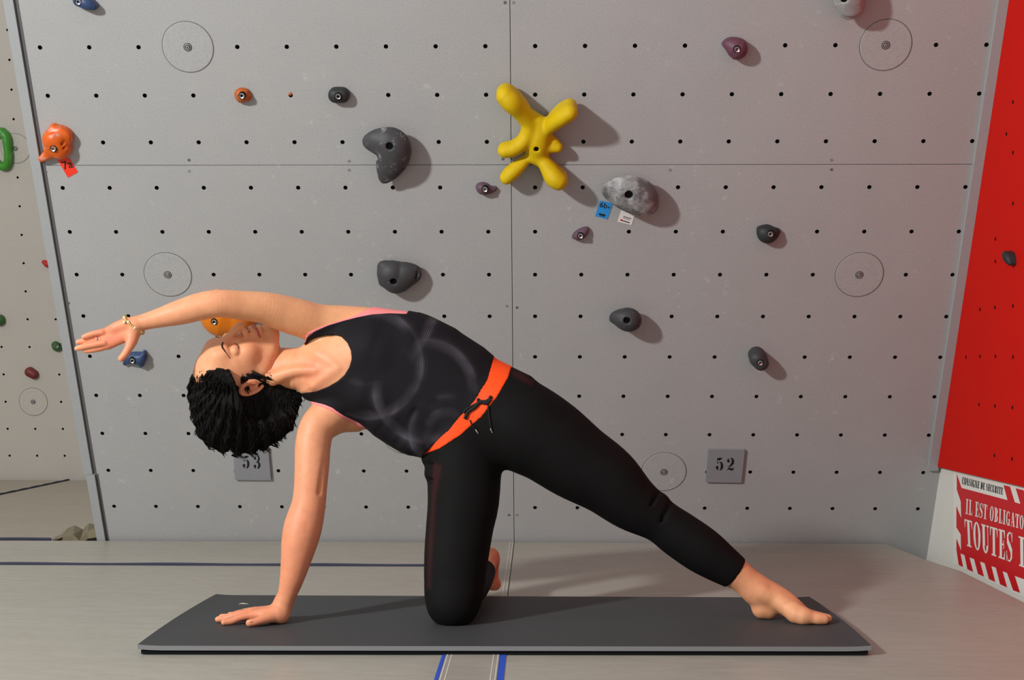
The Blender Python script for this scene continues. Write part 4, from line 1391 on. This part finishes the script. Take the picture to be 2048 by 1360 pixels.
skin = NT('skin', 0.5, 0.35)
at = skin.attr('tint')
cc = skin.mix(skin.noise(38, 5, 0.65), (0.80, 0.74, 0.72, 1), (1.12, 1.14, 1.16, 1))
cc = skin.mix(1.0, at, cc, 'MULTIPLY')
cc = skin.mix(skin.ramp(skin.noise(130, 2, 0.7), [(0.70, 0.0), (0.80, 0.45)]), cc, srgb(150, 84, 56))
skin.color(cc)
skin.bump(skin.noise(300, 3, 0.6), 0.10, 0.001)
skin.b.inputs['Subsurface Weight'].default_value = 0.12
skin.b.inputs['Subsurface Radius'].default_value = (0.012, 0.004, 0.002)
skin.b.inputs['Subsurface Scale'].default_value = 0.6
M['skin'] = skin.m

base_skin = np.array(srgb(232, 160, 118)[:3]); ruddy = np.array(srgb(222, 122, 92)[:3]); pale = np.array(srgb(240, 176, 126)[:3]); lip = np.array(srgb(186, 84, 80)[:3])
tint = np.repeat(base_skin[None], len(Vb), 0)


def blob(c, r, col, w=1.0):
    d = np.linalg.norm(Vb - c, axis=1) / r
    f = (np.exp(-d * d * 1.5) * w)[:, None]
    tint[:] = tint * (1 - f) + np.array(col) * f


blob(W(540, 620, 3.72), 0.17, pale, .8); blob(W(660, 650, 3.75), 0.10, pale, .8)
blob(W(220, 680, 3.61), 0.09, ruddy, .75); blob(q(500, 3.7, .02), 0.11, ruddy, .55); blob(W(600, 1060, 3.72), 0.12, ruddy, .45); blob(W(590, 1150, 3.72), 0.08, ruddy, .45)
blob(W(625, 960, 3.75), 0.09, ruddy, .25); blob(W(625, 740, 3.72), 0.06, ruddy, .5); blob(W(985, 1140, 4.25), 0.07, srgb(200, 96, 58)[:3], .8)
blob(W(1600, 1225, 3.75), 0.14, pale, .5)
blob(H(.055, -.035, .042), .038, ruddy, .5); blob(H(.10, -.035, 0), .016, ruddy, .6); blob(H(.02, -.07, .05), .035, ruddy, .5); blob(H(-.015, 0, .075), .03, srgb(205, 100, 76)[:3], .7)
blob(H(.075, .012, .03), .014, srgb(206, 122, 84)[:3], .6)
lu = (Vb - HC) @ HA.T / HS
lm = (lu[:, 0] > .070) & (np.abs(lu[:, 2]) < .027) & (lu[:, 1] < -.0580 + .1 * np.abs(lu[:, 2])) & (lu[:, 1] > -.0790 + .30 * np.abs(lu[:, 2]))
for c_l in [q_ for q_ in head if isinstance(q_, Chain) and len(q_.P) > 5 and abs(q_.R.max() - .0058 * HS) < .0012 and (HA @ (q_.P[0] - HC) / HS)[1] < -.055]:
    dl = c_l.ev(Vb[:, 0], Vb[:, 1], Vb[:, 2]); fl2 = (1 / (1 + np.exp((dl - .0012) / .0007)))[:, None] * (lu[:, 0] > .06)[:, None]
    tint[:] = tint * (1 - fl2) + lip * fl2
dl = hch([(.079, -.0665, .029, .0004), (.094, -.0672, .012, .0006), (.097, -.0672, 0, .0006), (.094, -.0672, -.012, .0006), (.079, -.0665, -.029, .0004)], 0).ev(Vb[:, 0], Vb[:, 1], Vb[:, 2])
fl2 = np.exp(-(np.maximum(dl, 0) / .002) ** 2)[:, None] * .65
tint[:] = tint * (1 - fl2) + lip * .35 * fl2
nm = (lu[:, 0] > .083) & (lu[:, 0] < .104) & (np.abs(lu[:, 1] + .0445) < .0045) & (np.abs(np.abs(lu[:, 2]) - .0092) < .0042)
for s in (1, -1):
    dl = hch([(.100, -.0475, .0075 * s, .0036), (.090, -.0425, .0110 * s, .0036)], 0).ev(Vb[:, 0], Vb[:, 1], Vb[:, 2])
    fl2 = np.exp(-(np.maximum(dl, 0) / .0012) ** 2)[:, None] * .85
    tint[:] = tint * (1 - fl2) + lip * .12 * fl2
meb = mesh_np('body', Vb - ORG, Qb)
ca = meb.color_attributes.new('tint', 'FLOAT_COLOR', 'POINT')
ca.data.foreach_set('color', np.concatenate([tint, np.ones((len(tint), 1))], 1).astype(np.float32).ravel())
body = link('body', meb, M['skin'], person)
body['label'] = 'bare skin of head, arms, chest and feet'


# ---- clothes: offsets of the body cut along their own edges
def cloth(name, mat, shapes, lo, hi, step, off, cuts, extra=None, parent=person, relax=1, color=None):
    g = Grid(*[np.arange(lo[a], hi[a] + step, step, dtype=np.float32) for a in range(3)])
    fill(g, shapes, off)
    if extra: fill(g, extra)
    X, Y, Zc = g.coords((slice(None),) * 3)
    for c in cuts: g.F = c(g, X, Y, Zc).astype(np.float32)
    for sl in ((0, slice(None), slice(None)), (-1, slice(None), slice(None)), (slice(None), 0, slice(None)), (slice(None), -1, slice(None)), (slice(None), slice(None), 0), (slice(None), slice(None), -1)):
        g.F[sl] = np.maximum(g.F[sl], 0.01)
    V, Qd = nets(g, relax)
    me = mesh_np(name, V - ORG, Qd)
    if color is not None:
        col = color(V)
        ca = me.color_attributes.new('tint', 'FLOAT_COLOR', 'POINT')
        ca.data.foreach_set('color', np.concatenate([col, np.ones((len(V), 1))], 1).astype(np.float32).ravel())
    return link(name, me, mat, parent), g


def pcut(pts, Y, k=0.0015):
    P = pw(pts, Y)
    return lambda g, X, Yc, Zc: smax(g.F, np.broadcast_to(poly_sd(P, X, Zc), g.F.shape), k)


upper = [torso] + chest + neck + pelvis + armR[:2] + armL[:2]
upper_hip = upper + legR[:1] + legL[:1]
tank_extra = [ch([(762, 850, 22, 3.79), (790, 872, 22, 3.79), (822, 884, 26, 3.785), (845, 880, 26, 3.78)], .03, 1.6), ch([(850, 650, 14, 3.80), (900, 672, 14, 3.80)], .02, 2.0)]
for a, b in (((735, 862), (790, 800)), ((768, 878), (810, 830)), ((800, 898), (835, 850))):
    pass
folds = [Sub(ch([(740, 880, 5, 3.745), (768, 850, 5, 3.715), (790, 815, 3, 3.70)], 0), .010), Sub(ch([(790, 892, 6, 3.735), (808, 860, 5, 3.71), (830, 820, 3, 3.70)], 0), .012)]
lo_t = np.array([W(590, 700, 3.8)[0], 3.66, W(700, 935, 3.8)[2]]); hi_t = np.array([W(1035, 700, 3.8)[0], 3.94, W(700, 600, 3.8)[2]])
cl = NT('black_printed_jersey', 0.7, 0.14)
mp = cl.t.nodes.new('ShaderNodeMapping'); mp.inputs['Rotation'].default_value = (math.radians(90), 0, 0)
base_b = (0.0062, 0.0056, 0.0068, 1)
sw = None
cents = [((850, 782), .142, 45), ((896, 866), .070, 60), ((735, 728), .152, 40), ((893, 868), .105, 50), ((700, 600), .235, 36)]
acc = None
for (cx_, cy_), rr, fr in cents:
    c3 = W(cx_, cy_, 3.70) - ORG
    m_ = cl.t.nodes.new('ShaderNodeVectorMath'); m_.operation = 'DISTANCE'
    s_ = cl.t.nodes.new('ShaderNodeVectorMath'); s_.operation = 'MULTIPLY'; s_.inputs[1].default_value = (1, 0, 1)
    cl.lk(cl.tc.outputs['Object'], s_.inputs[0]); cl.lk(s_.outputs[0], m_.inputs[0]); m_.inputs[1].default_value = (c3[0], 0, c3[2])
    band = cl.ramp(m_.outputs['Value'], [(max(0, rr - .030), 0.0), (rr - 0.003, 1.0), (rr + .004, 0.15), (rr + .016, 0.0)])
    wv = cl.t.nodes.new('ShaderNodeMath'); wv.operation = 'MULTIPLY'; wv.inputs[1].default_value = fr * 34
    cl.lk(m_.outputs['Value'], wv.inputs[0])
    sn = cl.t.nodes.new('ShaderNodeMath'); sn.operation = 'SINE'; cl.lk(wv.outputs[0], sn.inputs[0])
    s2 = cl.ramp(sn.outputs[0], [(0.1, 0.25), (1.0, 1.0)])
    brk = cl.ramp(cl.noise(7, 2, 0.5), [(0.47, 0.0), (0.64, 1.0)])
    f_ = cl.mix(1.0, cl.mix(1.0, band, s2, 'MULTIPLY'), brk, 'MULTIPLY')
    acc = f_ if acc is None else cl.mix(1.0, acc, f_, 'LIGHTEN')
c_ = cl.mix(cl.noise(6, 3), base_b, (0.0105, 0.008, 0.0105, 1))
c_ = cl.mix(acc, c_, (0.13, 0.115, 0.14, 1))
c_ = cl.mix(cl.ramp(cl.noise(520, 1, 0.5), [(0.66, 0.0), (0.78, 0.4)]), c_, (0.035, 0.032, 0.035, 1))
cl.color(c_); cl.bump(cl.noise(700, 2), 0.2, 0.0008)
M['tank'] = cl.m
tank, gt = cloth('tank_top', M['tank'], upper_hip, lo_t, hi_t, .0027, .006, [pcut(TP, 3.735)], extra=tank_extra + folds, relax=2)
tank['label'] = 'black scoop-neck tank top with faint swirl print'
LP = [(600, 690), (609, 680), (616, 667), (640, 655), (672, 643), (700, 634), (722, 623), (742, 612), (745, 590), (830, 590), (826, 640), (760, 660), (650, 690), (640, 800), (660, 830), (700, 850), (745, 880),
      (737, 871), (722, 860), (700, 846), (684, 835), (664, 821.5), (645, 813), (620, 808), (600, 806)]
M['pink'] = flat('pink_lining', srgb(244, 138, 138), 0.65, 0.3, bump=0.1, bs=600)
lin, _ = cloth('lining', M['pink'], upper, lo_t, hi_t, .0027, .0032, [pcut(LP[:11] + [(745, 640), (686, 651), (645, 664), (620, 676), (609, 684)], 3.745)])
lin['label'] = 'pink inner vest edge showing at the raised armhole'
lin2, _ = cloth('lining', M['pink'], upper, lo_t, hi_t, .0027, .0032, [pcut([(600, 795), (650, 795), (700, 820), (760, 860), (760, 890)] + LP[17:], 3.745)])
lin2['label'] = 'pink inner vest edge showing at the lower armhole'

lower = [torso] + pelvis + legR + legL
leg_field_cut = lambda g, X, Y, Zc: np.maximum(g.F, (Y - 4.165) + 0.4 * (Zc - .1))
wr_ = [Sub(ch([(842, 930, 5, 3.77), (870, 930, 4, 3.735), (905, 912, 3, 3.72)], 0), .010), Sub(ch([(846, 964, 6, 3.77), (880, 958, 4.5, 3.73), (930, 930, 3, 3.72)], 0), .012),
       Sub(ch([(1345, 1000, 4, 3.78), (1330, 1030, 3.5, 3.745), (1305, 1062, 3, 3.76)], 0), .010), Sub(ch([(1318, 980, 3, 3.78), (1300, 1010, 3, 3.742), (1270, 1045, 3, 3.76)], 0), .010),
       Sub(ch([(1000, 960, 4, 3.745), (960, 940, 3, 3.72), (930, 935, 2, 3.715)], 0), .010)]
wr_add = [ch([(862, 947, 12, 3.78), (900, 935, 12, 3.745)], .02), ch([(852, 920, 8, 3.785), (880, 912, 8, 3.75)], .02), ch([(1325, 1000, 9, 3.79), (1310, 1020, 9, 3.77)], .02)]
lg = NT('black_stretch_jersey', 0.72, 0.10)
lg.color(lg.mix(1.0, lg.attr('tint'), lg.mix(lg.noise(9, 4, 0.6), (0.75, 0.75, 0.75, 1), (1.3, 1.25, 1.25, 1)), 'MULTIPLY'))
lg.bump(lg.noise(800, 2), 0.15, 0.0008)
M['leggings'] = lg.m


def legcol(V):
    col = np.tile(np.array([0.0062, 0.0056, 0.0056]), (len(V), 1))
    d = poly_sd(pw([(866, 925), (884, 930), (872, 1000), (866, 1100), (863, 1170), (857, 1170), (858, 1090), (863, 990)], 3.73), V[:, 0], V[:, 2])
    f = (1 / (1 + np.exp(d / .0025)))[:, None] * (V[:, 1] < 3.80)[:, None]
    col = col * (1 - f) + np.array([0.030, 0.010, 0.0095]) * f
    d = poly_sd(pw([(1024, 742), (1040, 746), (1066, 762), (1062, 770), (1028, 752)], 3.76), V[:, 0], V[:, 2])
    f = (1 / (1 + np.exp(d / .0025)))[:, None]
    return col * (1 - f) + np.array([0.034, 0.010, 0.009]) * f


lo_l = np.array([W(835, 700, 3.75)[0], 3.62, MT - .004]); hi_l = np.array([W(1505, 700, 3.75)[0], 4.20, W(900, 690, 3.8)[2]])
legg, gl_ = cloth('leggings', M['leggings'], lower, lo_l, hi_l, .0040, .0035, [pcut(LEGP, 3.76), leg_field_cut, lambda g, X, Y, Zc: np.maximum(g.F, (MT + .0002) - Zc)], extra=wr_add + wr_, color=legcol, relax=4)
legg['label'] = 'black calf-length leggings with a dark red sheer side stripe'
BP = [(972, 700), (980, 719), (976, 740), (969, 759), (943, 795), (915, 823), (896, 848), (866, 876), (840, 900), (835, 910), (838, 925), (851, 908), (881, 896), (923, 868.5), (965, 832), (996, 792), (1017, 755), (1022, 736), (1035, 715), (1010, 690)]
M['orange'] = flat('orange_waistband', srgb(252, 78, 20), 0.6, 0.25, bump=0.1, bs=600)
band, gb = cloth('waistband', M['orange'], [torso] + pelvis + legR[:1] + legL, lo_t - np.array([0, 0, 0]), hi_t + np.array([.03, 0, 0]), .0027, .0050, [pcut(BP, 3.74)], parent=legg)
band['label'] = 'bright orange folded waistband'


def loc(p): return np.asarray(p) - ORG


def front(px, py, lift=0.003, Gd=None):
    c = [q_ for q_ in (onbody(px, py, g_) for g_ in (gb, gl_, gt)) if q_ is not None]
    p = min(c, key=lambda q_: q_[1]) if c else W(px, py, 3.72)
    d = ray(px, py)
    return p - d / np.linalg.norm(d) * lift


M['cord'] = flat('black_cord', (0.010, 0.009, 0.010, 1), 0.7, 0.25)
M['tip'] = flat('cord_tip', srgb(170, 168, 160), 0.4)


def cord(pts, r, par=None, mat='cord', name='drawstring', lift=0.004):
    P = [front(x, y, lift) for x, y in pts]
    Pr, _ = resample(P, [r] * len(P), 4)
    return MB().tube([loc(p) for p in Pr], r, 8).build(name, M[mat], par or band, smooth=True)


bow = cord([(930, 838), (936, 824), (950, 814), (960, 804), (972, 803), (981, 797)], .0050)
bow['label'] = 'black drawstring tied in a bow'
cord([(927, 826), (933, 818), (944, 812), (956, 806)], .0034)
cord([(956, 797), (957, 803), (963, 806)], .0040)
cord([(981, 792), (980, 800), (974, 806), (966, 806)], .0044)
cord([(940, 840), (943, 848), (950, 857), (956, 867)], .0016, lift=.003)
cord([(976, 808), (978, 830), (981, 848), (984, 862)], .0022, lift=.003)
cord([(951, 859), (957, 868)], .0013, None, 'tip', 'cord_tip', .0035)
cord([(981, 857), (985, 866)], .0015, None, 'tip', 'cord_tip', .0035)

# ---- hair: a full short mop hanging from the head, with loose locks
M['hair'] = NT('black_hair', 0.65, 0.08)
hm = M['hair']
mpn = hm.noise(60, 4, 0.6)
hm.color(hm.mix(mpn, (0.0035, 0.0030, 0.0030, 1), (0.010, 0.0085, 0.008, 1)))
M['hair'] = hm.m
hairS = [ch([(452, 768, 58, 3.83), (450, 790, 62, 3.80), (470, 822, 68, 3.80)], .03), ch([(430, 800, 44, 3.78), (440, 850, 42, 3.79), (470, 866, 34, 3.79)], .03),
         ch([(520, 812, 42, 3.78), (530, 840, 44, 3.80), (500, 870, 30, 3.80)], .03), ch([(556, 800, 32, 3.79), (562, 835, 26, 3.80)], .03), ch([(560, 778, 24, 3.82), (586, 796, 15, 3.82)], .03),
         ch([(410, 770, 28, 3.78), (414, 748, 22, 3.79), (420, 738, 15, 3.79)], .02), ch([(412, 746, 15, 3.750), (432, 753, 19, 3.722), (452, 758, 20, 3.708), (478, 763, 19, 3.706), (500, 764, 15, 3.704)], .02), ch([(440, 752, 16, 3.745), (480, 768, 20, 3.735), (470, 800, 36, 3.74)], .02),
         ch([(545, 778, 16, 3.755), (560, 770, 14, 3.77)], .02), ch([(552, 770, 13, 3.755), (580, 778, 15, 3.765), (597, 788, 12, 3.775)], .02), ch([(500, 800, 26, 3.725), (530, 805, 20, 3.735)], .03),
         Sub(ch([(505, 750, 11, 3.70), (520, 735, 14, 3.70), (535, 725, 20, 3.71)], 0), .008)]
lo_h = np.array([W(360, 700, 3.8)[0], 3.60, W(500, 925, 3.8)[2]]); hi_h = np.array([W(615, 700, 3.8)[0], 3.98, W(500, 700, 3.8)[2]])
gh = Grid(*[np.arange(lo_h[a], hi_h[a] + .0032, .0032, dtype=np.float32) for a in range(3)])
fill(gh, hairS)
X, Y, Zc = gh.coords((slice(None),) * 3)
# keep the face free: cut in front of the hairline plane of the head
U_ = ((X - HC[0]) * hU[0] + (Y - HC[1]) * hU[1] + (Zc - HC[2]) * hU[2]) / HS
F_ = ((X - HC[0]) * hF[0] + (Y - HC[1]) * hF[1] + (Zc - HC[2]) * hF[2]) / HS
S_ = ((X - HC[0]) * hS[0] + (Y - HC[1]) * hS[1] + (Zc - HC[2]) * hS[2]) / HS
faceline = (F_ - (.047 + .55 * np.clip(U_ - .02, -.03, .06) - 2.5 * np.clip(np.abs(S_) - .05, 0, .05) * (U_ < .03))) * HS
gh.F = smax(gh.F, faceline, .012).astype(np.float32)
ear = np.sqrt(((F_ + .018) / .85) ** 2 + (U_ + .008) ** 2 + (np.maximum(.05 - S_, 0)) ** 2) * HS - .030
gh.F = smax(gh.F, -ear, .010).astype(np.float32)
ang = np.arctan2(Zc - HC[2], X - HC[0]); rad = np.sqrt((X - HC[0]) ** 2 + (Zc - HC[2]) ** 2)
gh.F = gh.F + (.0030 * np.sin(ang * 34 + 30 * rad + 40 * Y) + .0022 * np.sin(X * 210 + Zc * 120) * np.sin(Y * 190)).astype(np.float32)
Vh, Qh = nets(gh, 0)
hair = link('hair', mesh_np('hair', Vh - ORG, Qh), M['hair'], person)
hair['label'] = 'short tousled black hair hanging down'
# locks
dn = np.array([0, 0, -1.0])
lk = MB()
N = len(Vh)
roots = rng.choice(N, 4600)
cen = W(480, 800, 3.80)
eps = .004
for r_i in roots:
    p = Vh[r_i]
    g = np.array([gsample(gh, p + e)[0] - gsample(gh, p - e)[0] for e in np.eye(3) * eps]); g /= np.linalg.norm(g) + 1e-9
    lu_ = HA @ (p - HC) / HS
    if lu_[0] > -.005 and lu_[1] < .05: continue
    # comb direction: away from the crown parting, falling with gravity
    comb = dn * 0.9 + hU * 0.30 - hF * .25 + rng.normal(0, .14, 3)
    comb = comb - g * (comb @ g) * 0.85
    comb /= np.linalg.norm(comb) + 1e-9
    L = rng.uniform(.025, .060)
    pts = []; q0 = p - g * .003; d = comb
    curl = rng.normal(0, 1, 3)
    for j in range(6):
        pts.append(q0.copy())
        d = d + dn * .12 + g * (.05 if j < 2 else -.05) + curl * .07
        d /= np.linalg.norm(d)
        q0 = q0 + d * L / 5
        vv_ = gsample(gh, q0)[0]
        if vv_ > .0045:
            gg = np.array([gsample(gh, q0 + e)[0] - gsample(gh, q0 - e)[0] for e in np.eye(3) * eps]); gn = np.linalg.norm(gg)
            if gn > 1e-6: q0 = q0 - gg / gn * (vv_ - .0045) * 0.9
    if pts[-1][2] > HC[2] + .02 and lu_[1] < .06: continue
    w = rng.uniform(.0010, .0024)
    lk.tube([loc(x) for x in pts], [w, w * 1.1, w, w * .75, w * .45, w * .1], 4)
# a few locks lying over the upper ear and the temple
for (ax_, ay_, bx_, by_) in [(500, 752, 538, 768), (496, 757, 536, 776), (494, 750, 530, 758), (505, 748, 545, 762), (490, 756, 500, 786), (486, 754, 494, 790), (540, 752, 556, 776), (534, 750, 560, 768), (528, 782, 552, 792), (536, 776, 556, 786)]:
    for j in range(9):
        o1 = rng.normal(0, 2.5, 2); o2 = rng.normal(0, 3, 2)
        a = onbody(ax_ + o1[0], ay_ + o1[1]); b = onbody(bx_ + o2[0], by_ + o2[1])
        if a is None or b is None: continue
        m = (a + b) / 2 - CF * .006
        w = rng.uniform(.0010, .0019)
        a = a - CF * .001; b = b - CF * .001
        lk.tube([loc(a), loc(a * .5 + m * .5 - CF * .001), loc(m), loc(m * .5 + b * .5 - CF * .001), loc(b)], [w, w * 1.2, w, w * .7, w * .2], 4)
# flying wisps along the lower right edge and the forehead
for (sx_, sy_, ex, ey, Yw) in [(585, 800, 598, 812, 3.79), (582, 815, 594, 835, 3.79), (578, 830, 590, 852, 3.80), (575, 842, 583, 862, 3.80), (560, 862, 572, 876, 3.80), (548, 876, 566, 882, 3.80), (540, 884, 556, 892, 3.80),
                              (520, 895, 540, 903, 3.80), (500, 900, 516, 911, 3.80), (470, 902, 486, 914, 3.80), (440, 898, 452, 910, 3.80), (415, 880, 432, 900, 3.80), (400, 745, 384, 762, 3.80), (412, 728, 420, 712, 3.79),
                              (406, 736, 397, 728, 3.79), (388, 790, 378, 806, 3.80), (392, 820, 384, 842, 3.80), (398, 850, 396, 872, 3.80), (596, 790, 604, 800, 3.80), (590, 800, 603, 806, 3.79), (425, 735, 424, 716, 3.78), (418, 740, 410, 722, 3.78)]:
    for j in range(9):
        a = W(sx_ + rng.normal(0, 4), sy_ + rng.normal(0, 4), Yw + rng.normal(0, .02)); b = W(ex + rng.normal(0, 3.5), ey + rng.normal(0, 3.5), Yw + rng.normal(0, .02))
        m = (a + b) / 2 + rng.normal(0, .004, 3)
        w = rng.uniform(.001, .0024)
        lk.tube([loc(a), loc(a * .45 + m * .55), loc(m), loc(m * .5 + b * .5), loc(b)], [w * 1.4, w * 1.3, w, w * .6, w * .1], 4)
o = lk.build('hair_locks', M['hair'], hair, smooth=True); o['kind'] = 'stuff'

# ---- brows, lashes, bracelet, rings
M['brow'] = flat('brow_hair', srgb(58, 38, 34), 0.8, 0.1)


def facecurve(pts, r, name, mat, back=0.0):
    out = []
    for (f, u, s) in pts:
        p = shoot(H(.098, u, s), -hF, .10)
        if p is not None: out.append(loc(p + hF * (r[0] * .25 - back)))
    if len(out) < 3: return None
    Pq, _ = resample(out, [1] * len(out), 3)
    n = len(Pq); R = np.interp(np.linspace(0, len(r) - 1, n), range(len(r)), r)
    return MB().tube(Pq, list(R), 6).build(name, mat, person, smooth=True)


for s in (1, -1):
    facecurve([(.08, .0215, .014 * s), (.08, .0265, .022 * s), (.08, .029, .032 * s), (.075, .027, .042 * s), (.07, .020, .051 * s)], list(np.array([.0014, .0024, .0024, .0018, .0006]) * (1 if s > 0 else .55)), 'eyebrow', M['brow'])
    facecurve([(.08, -.004, .020 * s), (.08, -.0075, .027 * s), (.08, -.0085, .034 * s), (.08, -.0075, .041 * s), (.075, -.004, .047 * s)], [.0007, .0011, .0011, .0010, .0004], 'eyelash', M['brow'])

M['gold'] = flat('gold_bead', srgb(214, 178, 96), 0.25, 0.5, 0.75)
M['pearl'] = flat('cream_bead', srgb(236, 214, 178), 0.3, 0.5)
bc = W(266, 645, 3.62)
bx = W(284, 664, 3.62) - W(250, 634, 3.62); bl2 = np.linalg.norm(bx) / 2; bx = bx / (2 * bl2)
by = np.array([0, -1.0, 0]); bc = (W(284, 663, 3.62) + W(250, 635, 3.62)) / 2
br = tag(empty('bracelet', tuple(loc(bc))), 'thin bracelet of gold and cream beads'); br.parent = person
ring_bm = MB().lathe([(0.0001, -.0030), (.0020, -.0024), (.0031, 0), (.0020, .0024), (.0001, .0030)], 10)
bead_g = mesh('bead', ring_bm.v, ring_bm.f, True); bead_g.materials.append(M['gold'])
bead_p = bead_g.copy(); bead_p.materials.clear(); bead_p.materials.append(M['pearl'])
NB = 34
for i in range(NB):
    a = 2 * math.pi * i / NB
    p = bx * math.cos(a) * (bl2 + .001) + by * math.sin(a) * .026
    o = link('bead', bead_p if i % 4 == 2 else bead_g, None, br); o.location = tuple(p)
    sc_ = (1.55 if i % 4 == 2 else 1.25) * (1.0 if i else 1.9)
    if math.pi * .93 < a < math.pi * 1.07: sc_ = 1.7
    o.scale = (sc_, sc_, sc_)
pb = W(249, 644, 3.59) - bc
o = link('bead', bead_p, None, br); o.location = tuple(pb); o.scale = (1.35, 1.35, 1.35)


def fring(c, ax, r, mat, name='finger_ring'):
    ax = np.array(ax) / np.linalg.norm(ax); a = np.cross(ax, [0.2, .9, .3]); a /= np.linalg.norm(a); b = np.cross(ax, a)
    pts = [loc(c) + r * (a * math.cos(t) + b * math.sin(t)) for t in np.linspace(0, 2 * math.pi, 21)]
    return MB().tube(pts, .0011, 6).build(name, mat, person, smooth=True)


fring(W(195, 678, YH), W(208, 675, YH) - W(186, 679, YH), .0091, M['steel'])
fring(q(486, 3.741, .022), q(508, 3.737, .026) - q(479, 3.741, .020), .0108, M['steel'])
# nails of the supporting hand and thumb
M['nail'] = flat('nail', srgb(240, 190, 160), 0.3, 0.5)
for (x_, y_, h_, r_, nm_) in ((500, 3.6435, .0165, .0062, 'thumb_nail'), (440, 3.712, .0165, .005, 'finger_nail'), (446, 3.748, .0158, .0046, 'finger_nail'), (1650, 3.722, .0262, .006, 'toe_nail')):
    c = q(x_, y_, h_)
    o = MB().lathe([(0.0001, .0012), (r_ * .6, .0010), (r_, -.0003)], 12).build(nm_, M['nail'], person, smooth=True)
    o.location = tuple(loc(c)); o.scale = (1.3, .85, 1)
